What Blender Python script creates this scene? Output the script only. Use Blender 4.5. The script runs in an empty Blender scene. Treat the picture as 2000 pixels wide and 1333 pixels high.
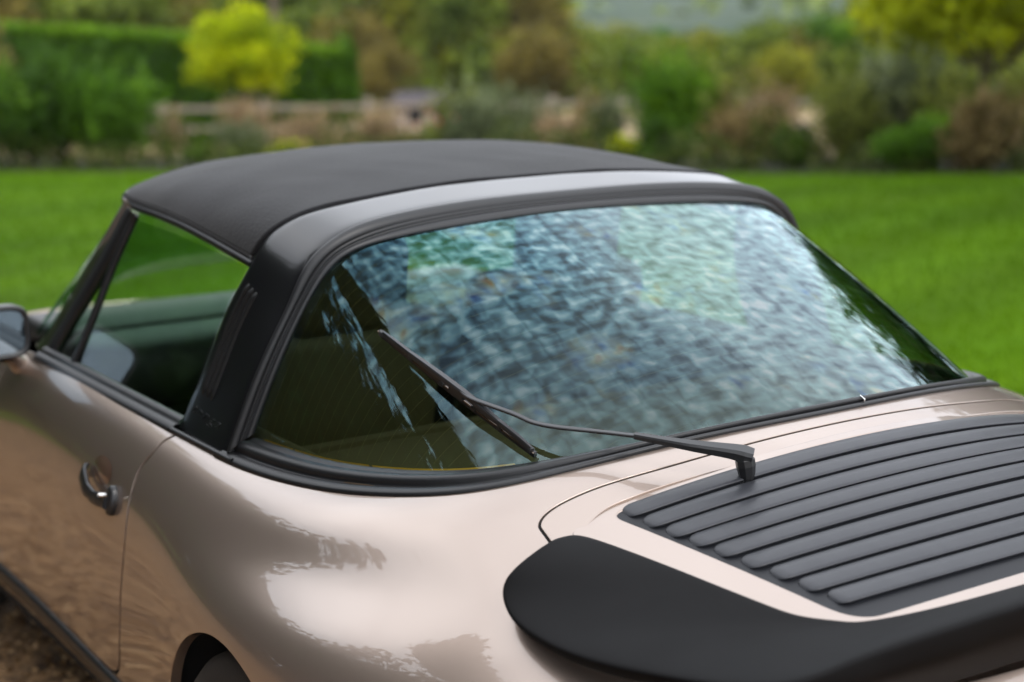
import bpy, bmesh, math, random
import numpy as np
from mathutils import Vector, Matrix, geometry

# ---------------------------------------------------------------- camera, sky, sun, exposure
scene = bpy.context.scene
col = scene.collection
EYE = np.array([-1.886, -2.2996, 1.6622])
YAW, PITCH, ROLL = math.radians(33.2), math.radians(11.71), math.radians(-.854)
cd = bpy.data.cameras.new('camera')
cam = bpy.data.objects.new('camera', cd)
col.objects.link(cam)
_f = Vector((math.sin(YAW)*math.cos(PITCH), math.cos(YAW)*math.cos(PITCH), -math.sin(PITCH)))
_r = _f.cross(Vector((0, 0, 1))).normalized()
_u = _r.cross(_f)
_r, _u = math.cos(ROLL)*_r+math.sin(ROLL)*_u, math.cos(ROLL)*_u-math.sin(ROLL)*_r
cam.matrix_world = Matrix(((_r.x, _u.x, -_f.x, EYE[0]), (_r.y, _u.y, -_f.y, EYE[1]), (_r.z, _u.z, -_f.z, EYE[2]), (0, 0, 0, 1)))
cd.sensor_width = 36
cd.lens = 3276.8/2000*36
cd.clip_start, cd.clip_end = .05, 6000
cd.dof.use_dof = True
cd.dof.focus_distance = 2.62
cd.dof.aperture_fstop = 2.4
cd.dof.aperture_blades = 9
scene.camera = cam

SUN_EL, SUN_AZ = math.radians(50), math.radians(172)
world = bpy.data.worlds.new('World')
scene.world = world
world.use_nodes = True
nt = world.node_tree
nt.nodes.clear()
N = nt.nodes.new
sky = N('ShaderNodeTexSky'); sky.sky_type = 'NISHITA'; sky.sun_disc = False
sky.sun_elevation, sky.sun_rotation = SUN_EL, SUN_AZ
sky.dust_density = 2.0
tc = N('ShaderNodeTexCoord')
mp = N('ShaderNodeMapping'); mp.inputs['Scale'].default_value = (1.2, 1.2, 3.0)
nz = N('ShaderNodeTexNoise'); nz.inputs['Scale'].default_value = 1.6; nz.inputs['Detail'].default_value = 5
rp = N('ShaderNodeValToRGB')
rp.color_ramp.elements[0].position = .30; rp.color_ramp.elements[0].color = (.80, .80, .80, 1)
rp.color_ramp.elements[1].position = .62; rp.color_ramp.elements[1].color = (.97, .97, .97, 1)
cl = N('ShaderNodeValToRGB')                    # overcast cloud, grey bellies to white
cl.color_ramp.elements[0].position = .3; cl.color_ramp.elements[0].color = (18.5, 19.6, 21.5, 1)
cl.color_ramp.elements[1].position = .68; cl.color_ramp.elements[1].color = (28.5, 29, 30.2, 1)
mx = N('ShaderNodeMixRGB')
bg = N('ShaderNodeBackground'); bg.inputs['Strength'].default_value = .1
wo = N('ShaderNodeOutputWorld')
L = nt.links.new
L(tc.outputs['Generated'], mp.inputs['Vector']); L(mp.outputs['Vector'], nz.inputs['Vector'])
L(nz.outputs['Fac'], rp.inputs['Fac']); L(nz.outputs['Fac'], cl.inputs['Fac'])
L(rp.outputs['Color'], mx.inputs['Fac']); L(sky.outputs['Color'], mx.inputs['Color1']); L(cl.outputs['Color'], mx.inputs['Color2'])
L(mx.outputs['Color'], bg.inputs['Color']); L(bg.outputs['Background'], wo.inputs['Surface'])

sd = bpy.data.lights.new('sun', 'SUN')
sd.energy, sd.angle, sd.color = 1.2, math.radians(14), (1, .96, .9)
sun = bpy.data.objects.new('sun', sd)
col.objects.link(sun)
sun.location = (0, 0, 30)
_sd = Vector((math.sin(SUN_AZ)*math.cos(SUN_EL), math.cos(SUN_AZ)*math.cos(SUN_EL), math.sin(SUN_EL)))
sun.rotation_euler = (-_sd).to_track_quat('-Z', 'Y').to_euler()

scene.view_settings.view_transform = 'Standard'
scene.view_settings.look = 'None'
scene.view_settings.exposure = 0.0
scene.view_settings.gamma = 1
scene.render.engine = 'CYCLES'
scene.cycles.use_denoising = True
scene.cycles.max_bounces = 10
scene.cycles.transparent_max_bounces = 16
scene.cycles.caustics_reflective = False
scene.cycles.caustics_refractive = False
scene.cycles.sample_clamp_indirect = 6

# ---------------------------------------------------------------- small helpers
rng = np.random.default_rng(7)
random.seed(7)

def link(o, parent=None):
    col.objects.link(o)
    if parent is not None: o.parent = parent
    return o

def mesh_obj(name, V, F, mat, parent=None, normals=None, smooth=True, uv=None):
    """V (n,3), F list/array of faces -> one linked mesh object"""
    me = bpy.data.meshes.new(name)
    me.from_pydata([tuple(map(float, v)) for v in V], [], [tuple(int(i) for i in f) for f in F])
    me.validate()
    if smooth: me.polygons.foreach_set('use_smooth', [True]*len(me.polygons))
    if uv is not None:
        ul = me.uv_layers.new(name='map')
        li = np.empty(len(me.loops), int); me.loops.foreach_get('vertex_index', li)
        ul.data.foreach_set('uv', np.asarray(uv, float)[li].ravel())
    if normals is not None:
        me.normals_split_custom_set_from_vertices([tuple(map(float, n)) for n in normals])
    if mat: me.materials.append(mat)
    me.update()
    return link(bpy.data.objects.new(name, me), parent)

def fast_mesh(name, V, Fq, mat, attr=None):
    """big quad/tri soups through foreach_set"""
    V = np.asarray(V, np.float32); Fq = np.asarray(Fq, np.int32); k = Fq.shape[1]
    me = bpy.data.meshes.new(name)
    me.vertices.add(len(V)); me.vertices.foreach_set('co', V.ravel())
    me.loops.add(Fq.size); me.loops.foreach_set('vertex_index', Fq.ravel())
    me.polygons.add(len(Fq))
    me.polygons.foreach_set('loop_start', np.arange(0, Fq.size, k, dtype=np.int32))
    if attr is not None:
        a = me.attributes.new('tone', 'FLOAT', 'POINT'); a.data.foreach_set('value', np.asarray(attr, np.float32))
    me.update(calc_edges=True)
    if mat: me.materials.append(mat)
    return me

def empty(name, loc=(0, 0, 0), rz=0):
    o = bpy.data.objects.new(name, None); o.location = loc; o.rotation_euler = (0, 0, rz)
    o.empty_display_size = .2
    return link(o)

def tag(o, label=None, cat=None, group=None, kind=None):
    for k, v in (('label', label), ('category', cat), ('group', group), ('kind', kind)):
        if v: o[k] = v
    return o

def unit(a): return a/np.maximum(np.linalg.norm(a, axis=-1, keepdims=True), 1e-12)

def second(n):
    M = np.zeros((n, n)); B = np.zeros((n, n)); M[0, 0] = M[-1, -1] = 1
    for i in range(1, n-1):
        M[i, i-1], M[i, i], M[i, i+1] = 1, 4, 1
        B[i, i-1], B[i, i], B[i, i+1] = 6, -12, 6
    return np.linalg.solve(M, B)

class Spl2:
    """natural bicubic spline surface through a net of points; u counts from the middle station"""
    def __init__(s, A):
        s.A = A; s.n, s.m = A.shape[:2]; s.Dn = second(s.n); s.Dm = second(s.m)
    def wt(s, t, n, D):
        i = np.clip(np.floor(t).astype(int), 0, n-2); b = t-i; a = 1-b
        W = np.zeros((len(t), n)); r = np.arange(len(t)); W[r, i] += a; W[r, i+1] += b
        return W+((a**3-a)/6)[:, None]*D[i]+((b**3-b)/6)[:, None]*D[i+1]
    def __call__(s, u, w):
        u = np.atleast_1d(np.asarray(u, float))+(s.n-1)/2; w = np.atleast_1d(np.asarray(w, float))
        u, w = np.broadcast_arrays(u, w)
        return np.einsum('pi,pj,ijc->pc', s.wt(u, s.n, s.Dn), s.wt(w, s.m, s.Dm), s.A, optimize=True)
    def d(s, u, w, h=1e-3):
        u = np.atleast_1d(np.asarray(u, float)); w = np.atleast_1d(np.asarray(w, float))
        return (s(u+h, w)-s(u-h, w))/(2*h), (s(u, w+h)-s(u, w-h))/(2*h)
    def normal(s, u, w):
        a, b = s.d(u, w); return unit(np.cross(a, b))

def spl(K, t, mirror=False):
    """natural cubic spline through rows of K at t in 0..len-1; mirror: K is the left half, negative t the right"""
    K = np.asarray(K, float); t = np.asarray(t, float)
    if mirror:
        K = np.concatenate([K[:0:-1]*[-1, 1, 1], K]); t = t+(len(K)-1)/2
    n = len(K); D = second(n)
    i = np.clip(np.floor(t).astype(int), 0, n-2); b = (t-i)[:, None]; a = 1-b
    D2 = D@K
    return a*K[i]+b*K[i+1]+((a**3-a)/6)*D2[i]+((b**3-b)/6)*D2[i+1]

def grid_faces(n, m, wrap=False):
    f = []
    for i in range(n-1):
        for j in range(m-1 if not wrap else m):
            k = (j+1) % m
            f.append((i*m+j, (i+1)*m+j, (i+1)*m+k, i*m+k))
    return f

def tube(P, r, n=10, cap=True):
    """points P (k,3), radius scalar/array -> V, F"""
    P = np.asarray(P, float); k = len(P); r = np.broadcast_to(np.asarray(r, float), (k,))
    T = unit(np.gradient(P, axis=0)); up = np.array([0, 0, 1.]) if abs(T[0, 2]) < .9 else np.array([1., 0, 0])
    V = []; a = np.linspace(0, 2*np.pi, n, endpoint=False)
    s = unit(np.cross(T[0], up))
    for i in range(k):
        s = unit(s-T[i]*np.dot(s, T[i])); q = np.cross(T[i], s)
        V.append(P[i]+r[i]*(np.cos(a)[:, None]*s+np.sin(a)[:, None]*q))
    V = np.concatenate(V); F = grid_faces(k, n, True)
    if cap: F += [tuple(range(n-1, -1, -1)), tuple((k-1)*n+j for j in range(n))]
    return V, F

def strip_sweep(P, Q, Nn, prof):
    """band between the curves P and Q (k,3): prof = list of (fraction across, height along the normal)"""
    k = len(P); V = []
    for fr, h in prof: V.append(P+(Q-P)*fr+Nn*h)
    m = len(prof); V = np.stack(V, 1).reshape(-1, 3)
    return V, grid_faces(k, m)

def box(c, s, bev=.0, rot=None):
    """bevelled box as V,F"""
    bm = bmesh.new(); bmesh.ops.create_cube(bm, size=1)
    bmesh.ops.scale(bm, vec=s, verts=bm.verts)
    if bev: bmesh.ops.bevel(bm, geom=bm.edges[:], offset=bev, segments=2, profile=.5, affect='EDGES')
    if rot is not None: bmesh.ops.rotate(bm, verts=bm.verts, matrix=rot)
    bmesh.ops.translate(bm, verts=bm.verts, vec=c)
    V = [v.co[:] for v in bm.verts]; F = [[v.index for v in f.verts] for f in bm.faces]
    bm.free(); return np.array(V), F

def join(parts):
    V, F, o = [], [], 0
    for v, f in parts:
        V.append(np.asarray(v)); F += [tuple(i+o for i in q) for q in f]; o += len(v)
    return np.concatenate(V), F

# ---------------------------------------------------------------- materials
def mat(name, base, rough=.5, metal=0, coat=0, coat_rough=.03, noise=None, bump=None, spec=.5, ior=1.5, sheen=0):
    m = bpy.data.materials.new(name); m.use_nodes = True
    t = m.node_tree; b = t.nodes['Principled BSDF']
    b.inputs['Base Color'].default_value = (*base, 1); b.inputs['Roughness'].default_value = rough
    b.inputs['Metallic'].default_value = metal; b.inputs['Coat Weight'].default_value = coat
    b.inputs['Coat Roughness'].default_value = coat_rough; b.inputs['Specular IOR Level'].default_value = spec
    b.inputs['IOR'].default_value = ior
    b.inputs['Sheen Weight'].default_value = sheen
    c = t.nodes.new('ShaderNodeTexCoord')
    if noise:                                   # (scale, colour2, low, high)
        n = t.nodes.new('ShaderNodeTexNoise'); n.inputs['Scale'].default_value = noise[0]; n.inputs['Detail'].default_value = 6
        r = t.nodes.new('ShaderNodeValToRGB')
        r.color_ramp.elements[0].position, r.color_ramp.elements[1].position = noise[2], noise[3]
        r.color_ramp.elements[0].color = (*base, 1); r.color_ramp.elements[1].color = (*noise[1], 1)
        t.links.new(c.outputs['Object'], n.inputs['Vector']); t.links.new(n.outputs['Fac'], r.inputs['Fac'])
        t.links.new(r.outputs['Color'], b.inputs['Base Color'])
    if bump:                                    # (scale, strength, distance)
        n = t.nodes.new('ShaderNodeTexNoise'); n.inputs['Scale'].default_value = bump[0]; n.inputs['Detail'].default_value = 3
        u = t.nodes.new('ShaderNodeBump'); u.inputs['Strength'].default_value = bump[1]; u.inputs['Distance'].default_value = bump[2]
        t.links.new(c.outputs['Object'], n.inputs['Vector']); t.links.new(n.outputs['Fac'], u.inputs['Height'])
        t.links.new(u.outputs['Normal'], b.inputs['Normal'])
    return m

PAINT = mat('champagne_metallic_paint', (.345, .270, .225), rough=.34, metal=.74, coat=1, coat_rough=.015)
PAINT.node_tree.nodes['Principled BSDF'].inputs['Coat IOR'].default_value = 1.6
BLACKPAINT = mat('satin_black_paint', (.006, .006, .007), rough=.30, coat=.36, coat_rough=.06, spec=.25)
VINYL = mat('black_vinyl', (.0065, .0062, .0070), rough=.66, bump=(170, .6, .0026), noise=(7, (.0095, .0092, .0105), .35, .7), spec=.08, sheen=.12)
RUBBER = mat('black_rubber', (.008, .008, .009), rough=.42, bump=(300, .06, .0006))
SOFT = mat('soft_black_spoiler_rubber', (.0034, .0031, .0032), rough=.60, noise=(14, (.0046, .0043, .0045), .3, .7), spec=.10, bump=(260, .05, .0005))
GRILLE = mat('black_satin_grille', (.022, .023, .028), rough=.42, bump=(700, .12, .0006), noise=(30, (.028, .029, .034), .3, .7), spec=.42)
GRILLEBASE = mat('black_grille_base', (.006, .0065, .009), rough=.5, bump=(500, .1, .0006), spec=.35)
PLASTIC = mat('black_plastic', (.014, .014, .015), rough=.38)
DARK = mat('dark_cavity', (.006, .006, .006), rough=.9)
CHROME = mat('chrome', (.75, .74, .72), rough=.12, metal=1)
INTERIOR = mat('black_leather', (.012, .012, .012), rough=.5)
SEAT = mat('brown_seat_leather', (.040, .027, .013), rough=.6)
CARPET = mat('brown_carpet', (.036, .022, .010), rough=.95)
TYRE = mat('tyre_rubber', (.016, .012, .009), rough=.85, bump=(150, .2, .002))
RIM = mat('painted_rim', (.30, .30, .30), rough=.3, metal=.8)
COPPER = mat('heating_wire_copper', (.12, .085, .03), rough=.5)
AMBER = mat('amber_busbar', (.42, .20, .02), rough=.5)
SILVER = mat('mirror_silver', (.26, .32, .36), rough=.02, metal=1)

def glass_mat(name, tint, pattern=0, f_boost=1.0):
    """thin automotive glass: tinted see-through plus a clear mirror coat; pattern: tempering strain marks in the reflection"""
    m = bpy.data.materials.new(name); m.use_nodes = True
    t = m.node_tree; t.nodes.clear(); N = t.nodes.new; L = t.links.new
    out = N('ShaderNodeOutputMaterial'); mix = N('ShaderNodeMixShader')
    tr = N('ShaderNodeBsdfTransparent'); tr.inputs['Color'].default_value = (*tint, 1)
    gl = N('ShaderNodeBsdfGlossy'); gl.inputs['Roughness'].default_value = .012
    fr = N('ShaderNodeLayerWeight'); fr.inputs['Blend'].default_value = .5
    pw = N('ShaderNodeMath'); pw.operation = 'POWER'; pw.inputs[1].default_value = 4.6
    mu = N('ShaderNodeMath'); mu.operation = 'MULTIPLY_ADD'; mu.use_clamp = True      # both faces of the pane
    mu.inputs[1].default_value = 1.7*f_boost; mu.inputs[2].default_value = .075*f_boost
    L(fr.outputs['Facing'], pw.inputs[0]); L(pw.outputs[0], mu.inputs[0]); L(mu.outputs[0], mix.inputs['Fac'])
    L(tr.outputs[0], mix.inputs[1]); L(gl.outputs[0], mix.inputs[2]); L(mix.outputs[0], out.inputs['Surface'])
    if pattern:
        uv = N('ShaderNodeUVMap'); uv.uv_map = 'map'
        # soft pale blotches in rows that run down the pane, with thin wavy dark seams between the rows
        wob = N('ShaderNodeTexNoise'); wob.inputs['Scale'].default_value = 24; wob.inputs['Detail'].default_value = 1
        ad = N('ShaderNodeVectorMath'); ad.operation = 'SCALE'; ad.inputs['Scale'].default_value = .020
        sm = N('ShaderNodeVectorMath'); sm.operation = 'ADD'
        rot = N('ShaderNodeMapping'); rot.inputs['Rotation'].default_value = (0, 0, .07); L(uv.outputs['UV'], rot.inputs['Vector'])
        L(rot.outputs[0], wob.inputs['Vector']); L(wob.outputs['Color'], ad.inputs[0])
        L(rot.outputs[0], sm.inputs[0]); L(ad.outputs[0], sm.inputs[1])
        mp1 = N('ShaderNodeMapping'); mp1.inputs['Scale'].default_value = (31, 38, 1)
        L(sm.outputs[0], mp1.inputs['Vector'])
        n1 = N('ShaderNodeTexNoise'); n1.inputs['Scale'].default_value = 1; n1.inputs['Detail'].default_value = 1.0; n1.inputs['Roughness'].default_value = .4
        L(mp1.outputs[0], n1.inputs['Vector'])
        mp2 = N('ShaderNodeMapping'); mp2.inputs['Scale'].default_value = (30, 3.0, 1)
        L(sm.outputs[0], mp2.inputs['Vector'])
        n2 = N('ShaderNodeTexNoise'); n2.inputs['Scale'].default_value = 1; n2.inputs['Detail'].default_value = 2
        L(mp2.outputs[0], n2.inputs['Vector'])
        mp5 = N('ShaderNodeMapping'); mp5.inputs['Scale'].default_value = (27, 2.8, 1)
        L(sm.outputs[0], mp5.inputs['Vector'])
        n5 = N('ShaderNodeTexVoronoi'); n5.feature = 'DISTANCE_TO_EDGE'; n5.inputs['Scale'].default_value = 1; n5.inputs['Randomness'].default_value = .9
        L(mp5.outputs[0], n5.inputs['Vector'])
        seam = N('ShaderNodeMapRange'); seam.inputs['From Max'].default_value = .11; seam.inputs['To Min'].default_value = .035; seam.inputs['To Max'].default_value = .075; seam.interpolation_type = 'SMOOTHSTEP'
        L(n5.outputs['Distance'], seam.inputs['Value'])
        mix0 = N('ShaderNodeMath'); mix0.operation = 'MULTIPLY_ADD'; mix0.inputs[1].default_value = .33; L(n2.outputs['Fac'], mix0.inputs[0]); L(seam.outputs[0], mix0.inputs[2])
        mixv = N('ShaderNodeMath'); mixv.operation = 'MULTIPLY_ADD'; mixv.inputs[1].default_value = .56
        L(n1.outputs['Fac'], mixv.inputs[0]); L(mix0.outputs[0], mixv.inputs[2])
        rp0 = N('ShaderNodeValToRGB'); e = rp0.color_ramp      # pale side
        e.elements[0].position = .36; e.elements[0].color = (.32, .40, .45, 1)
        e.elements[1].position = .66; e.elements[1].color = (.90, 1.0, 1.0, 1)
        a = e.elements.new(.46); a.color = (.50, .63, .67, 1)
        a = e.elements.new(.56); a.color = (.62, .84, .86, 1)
        rp1 = N('ShaderNodeValToRGB'); e = rp1.color_ramp      # deep blue side: view-dependent tint of the reflection painted along the pane
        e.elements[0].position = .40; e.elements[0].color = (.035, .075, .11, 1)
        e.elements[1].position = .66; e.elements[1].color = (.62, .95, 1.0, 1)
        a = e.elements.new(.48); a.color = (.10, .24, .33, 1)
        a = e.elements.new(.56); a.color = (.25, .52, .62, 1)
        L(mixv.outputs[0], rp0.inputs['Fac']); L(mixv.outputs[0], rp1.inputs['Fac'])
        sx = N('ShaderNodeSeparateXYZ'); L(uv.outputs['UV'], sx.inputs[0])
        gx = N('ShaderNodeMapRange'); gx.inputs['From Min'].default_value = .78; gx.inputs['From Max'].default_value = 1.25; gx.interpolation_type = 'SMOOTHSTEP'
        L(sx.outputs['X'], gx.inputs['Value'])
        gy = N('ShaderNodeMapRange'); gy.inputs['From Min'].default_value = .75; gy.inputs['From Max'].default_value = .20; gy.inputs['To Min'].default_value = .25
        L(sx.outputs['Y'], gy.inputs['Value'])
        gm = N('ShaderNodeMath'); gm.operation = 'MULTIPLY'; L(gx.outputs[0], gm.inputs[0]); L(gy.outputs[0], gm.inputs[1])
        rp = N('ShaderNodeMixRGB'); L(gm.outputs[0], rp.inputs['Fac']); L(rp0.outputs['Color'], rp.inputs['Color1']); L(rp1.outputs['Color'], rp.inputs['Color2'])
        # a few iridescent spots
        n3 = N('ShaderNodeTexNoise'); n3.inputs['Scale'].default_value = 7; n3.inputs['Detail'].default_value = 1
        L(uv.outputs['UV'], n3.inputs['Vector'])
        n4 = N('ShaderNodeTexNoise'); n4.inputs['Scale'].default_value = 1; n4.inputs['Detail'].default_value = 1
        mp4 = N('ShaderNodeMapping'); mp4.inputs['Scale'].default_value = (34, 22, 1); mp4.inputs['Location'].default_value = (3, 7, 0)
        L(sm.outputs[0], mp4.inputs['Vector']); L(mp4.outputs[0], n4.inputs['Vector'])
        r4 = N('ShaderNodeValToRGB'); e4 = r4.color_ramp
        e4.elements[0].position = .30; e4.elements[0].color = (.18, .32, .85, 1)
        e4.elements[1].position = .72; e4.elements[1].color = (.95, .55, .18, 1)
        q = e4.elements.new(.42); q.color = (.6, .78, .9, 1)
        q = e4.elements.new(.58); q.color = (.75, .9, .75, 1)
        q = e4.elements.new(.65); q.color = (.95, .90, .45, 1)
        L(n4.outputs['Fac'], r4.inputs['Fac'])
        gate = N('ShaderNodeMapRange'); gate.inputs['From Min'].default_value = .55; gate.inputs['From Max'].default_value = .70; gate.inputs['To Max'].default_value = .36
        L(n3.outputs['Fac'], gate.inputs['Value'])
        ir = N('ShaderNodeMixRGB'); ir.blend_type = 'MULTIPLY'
        br = N('ShaderNodeMixRGB'); br.blend_type = 'MIX'
        L(gate.outputs[0], br.inputs['Fac']); L(rp.outputs['Color'], br.inputs['Color1']); L(r4.outputs['Color'], br.inputs['Color2'])
        L(br.outputs['Color'], gl.inputs['Color'])
        bp = N('ShaderNodeBump'); bp.inputs['Strength'].default_value = .05; bp.inputs['Distance'].default_value = .004
        L(n2.outputs['Fac'], bp.inputs['Height']); L(bp.outputs[0], gl.inputs['Normal'])
    return m

REARGLASS = glass_mat('tempered_rear_glass', (.64, .76, .57), 1, 1.32)
SIDEGLASS = glass_mat('tinted_side_glass', (.70, .86, .72))
SCREENGLASS = glass_mat('tinted_windscreen', (.42, .60, .50), 0, .3)
STRAINGLASS = glass_mat('tempered_side_glass', (.45, .60, .58), 1, 1.3)

def leaf_mat(name, c0, c1, c2=None, rough=.5, transl=.25):
    """foliage: every leaf carries its own tone"""
    m = bpy.data.materials.new(name); m.use_nodes = True
    t = m.node_tree; b = t.nodes['Principled BSDF']
    a = t.nodes.new('ShaderNodeAttribute'); a.attribute_name = 'tone'
    r = t.nodes.new('ShaderNodeValToRGB')
    r.color_ramp.elements[0].color = (*c0, 1); r.color_ramp.elements[1].color = (*c1, 1)
    if c2: q = r.color_ramp.elements.new(.6); q.color = (*c2, 1)
    t.links.new(a.outputs['Fac'], r.inputs['Fac']); t.links.new(r.outputs['Color'], b.inputs['Base Color'])
    b.inputs['Roughness'].default_value = rough; b.inputs['Specular IOR Level'].default_value = .08
    tl = t.nodes.new('ShaderNodeBsdfTranslucent'); t.links.new(r.outputs['Color'], tl.inputs['Color'])
    mx = t.nodes.new('ShaderNodeMixShader'); mx.inputs['Fac'].default_value = transl
    o = t.nodes['Material Output']
    t.links.new(b.outputs[0], mx.inputs[1]); t.links.new(tl.outputs[0], mx.inputs[2]); t.links.new(mx.outputs[0], o.inputs['Surface'])
    return m
# ---------------------------------------------------------------- the car: body surface
# stations run from the middle of the window base round to the front, each from the belt outwards and down
ST=[
[(0,-.361,.985),(0,-.391,.976),(0,-.44,.960),(0,-.55,.92),(0,-.70,.86),(0,-.82,.79),(0,-.92,.70),(0,-.97,.55),(0,-.98,.40),(0,-.96,.28)],
[(-.254,-.341,.978),(-.26,-.373,.968),(-.267,-.43,.950),(-.28,-.55,.908),(-.29,-.69,.846),(-.30,-.81,.776),(-.305,-.905,.685),(-.31,-.955,.54),(-.31,-.965,.40),(-.31,-.95,.28)],
[(-.446,-.292,.953),(-.463,-.333,.940),(-.483,-.395,.919),(-.515,-.52,.873),(-.54,-.65,.813),(-.56,-.765,.74),(-.575,-.85,.65),(-.583,-.90,.52),(-.583,-.91,.40),(-.58,-.90,.28)],
[(-.585,-.203,.919),(-.613,-.242,.903),(-.645,-.30,.880),(-.692,-.41,.832),(-.736,-.525,.777),(-.767,-.61,.700),(-.78,-.68,.61),(-.785,-.73,.50),(-.78,-.75,.40),(-.77,-.75,.28)],
[(-.663,-.068,.893),(-.700,-.098,.876),(-.735,-.14,.850),(-.766,-.205,.796),(-.845,-.280,.755),(-.886,-.335,.679),(-.888,-.375,.575),(-.885,-.40,.48),(-.87,-.41,.40),(-.85,-.41,.28)],
[(-.708,.097,.873),(-.750,.083,.854),(-.785,.065,.828),(-.822,.035,.769),(-.884,.01,.726),(-.908,-.01,.656),(-.911,-.02,.575),(-.906,-.02,.48),(-.89,-.02,.40),(-.87,-.02,.28)],
[(-.735,.332,.859),(-.768,.325,.839),(-.796,.315,.813),(-.839,.297,.755),(-.866,.28,.690),(-.882,.27,.620),(-.888,.262,.54),(-.884,.258,.45),(-.872,.255,.37),(-.85,.25,.27)],
[(-.738,.606,.860),(-.764,.604,.839),(-.787,.602,.811),(-.818,.60,.747),(-.835,.60,.675),(-.843,.60,.60),(-.844,.60,.51),(-.839,.60,.41),(-.828,.60,.32),(-.81,.60,.25)],
[(-.738,.93,.861),(-.762,.93,.842),(-.782,.93,.813),(-.808,.93,.752),(-.822,.93,.677),(-.830,.93,.60),(-.830,.93,.50),(-.823,.93,.40),(-.812,.93,.31),(-.795,.93,.24)],
[(-.736,1.30,.860),(-.757,1.30,.842),(-.775,1.30,.814),(-.797,1.30,.755),(-.809,1.30,.678),(-.816,1.30,.60),(-.816,1.30,.50),(-.810,1.30,.40),(-.800,1.30,.31),(-.785,1.30,.24)],
[(-.722,1.66,.860),(-.741,1.66,.844),(-.759,1.66,.817),(-.784,1.66,.760),(-.797,1.66,.682),(-.805,1.66,.60),(-.806,1.66,.50),(-.801,1.66,.40),(-.793,1.66,.31),(-.78,1.66,.24)],
[(-.68,2.02,.800),(-.705,2.02,.793),(-.735,2.02,.777),(-.772,2.02,.735),(-.797,2.02,.680),(-.808,2.02,.60),(-.812,2.02,.50),(-.808,2.02,.40),(-.80,2.02,.31),(-.79,2.02,.24)],
[(-.62,2.40,.735),(-.655,2.40,.735),(-.69,2.40,.727),(-.752,2.40,.695),(-.788,2.40,.670),(-.805,2.40,.60),(-.81,2.40,.50),(-.806,2.40,.40),(-.80,2.40,.31),(-.79,2.40,.24)],
[(-.57,2.78,.700),(-.61,2.78,.698),(-.65,2.78,.690),(-.715,2.78,.660),(-.752,2.78,.615),(-.772,2.78,.56),(-.780,2.78,.48),(-.778,2.78,.39),(-.772,2.78,.31),(-.76,2.78,.24)],
[(-.51,3.14,.625),(-.55,3.14,.622),(-.585,3.13,.612),(-.635,3.11,.585),(-.668,3.09,.55),(-.688,3.08,.505),(-.696,3.07,.44),(-.694,3.07,.37),(-.688,3.07,.30),(-.675,3.07,.24)],
]
_A = np.array(ST, float)
_A = np.concatenate([_A[:0:-1]*[-1, 1, 1], _A], 0)
def _sm(n, l):
    D = np.diff(np.eye(n), 3, axis=0); return np.linalg.inv(np.eye(n)+l*D.T@D)
_A = np.einsum('ij,jkc->ikc', _sm(_A.shape[0], .08), _A)
_A = np.einsum('ij,kjc->kic', _sm(_A.shape[1], .03), _A)
BODY = Spl2(_A)
MET = np.array([.2, .08])                       # rough metres per unit of (s, w)

def inside(P, poly):
    x, y = P[:, 0], P[:, 1]; c = np.zeros(len(P), bool); q = np.roll(poly, 1, 0)
    for (x1, y1), (x2, y2) in zip(poly, q):
        m = (y1 > y) != (y2 > y)
        c ^= m & (x < (x2-x1)*(y-y1)/(y2-y1+1e-15)+x1)
    return c

def resample(surf, poly, step=.008, closed=True):
    poly = np.asarray(poly, float); out = []
    k = len(poly)
    for i in range(k if closed else k-1):
        a, b = poly[i], poly[(i+1) % k]
        t = np.linspace(0, 1, 9)[:, None]; q = a+(b-a)*t
        Lg = np.linalg.norm(np.diff(surf(q[:, 0], q[:, 1]), axis=0), axis=1).sum()
        n = max(1, int(math.ceil(Lg/step)))
        out.append(a+(b-a)*(np.arange(n)/n)[:, None])
    if not closed: out.append(poly[-1:])
    return np.concatenate(out)

def smooth_line(pts, n=40):
    """dense smooth curve through a few points of the (s, w) plane"""
    pts = np.asarray(pts, float); return spl(pts, np.linspace(0, len(pts)-1, n))

def poff(surf, line, d, closed=False):
    """offset a line of the (s, w) plane by d metres to its left, measured on the surface"""
    line = np.asarray(line, float); P = surf(line[:, 0], line[:, 1])
    T = (np.roll(P, -1, 0)-np.roll(P, 1, 0)) if closed else np.gradient(P, axis=0)
    T = unit(T); a, b = surf.d(line[:, 0], line[:, 1]); n = unit(np.cross(a, b)); o = np.cross(n, T)*d
    out = line.copy()
    for i in range(len(line)):
        J = np.stack([a[i], b[i]], 1); out[i] += np.linalg.lstsq(J, o[i], rcond=None)[0]
    return out

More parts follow.
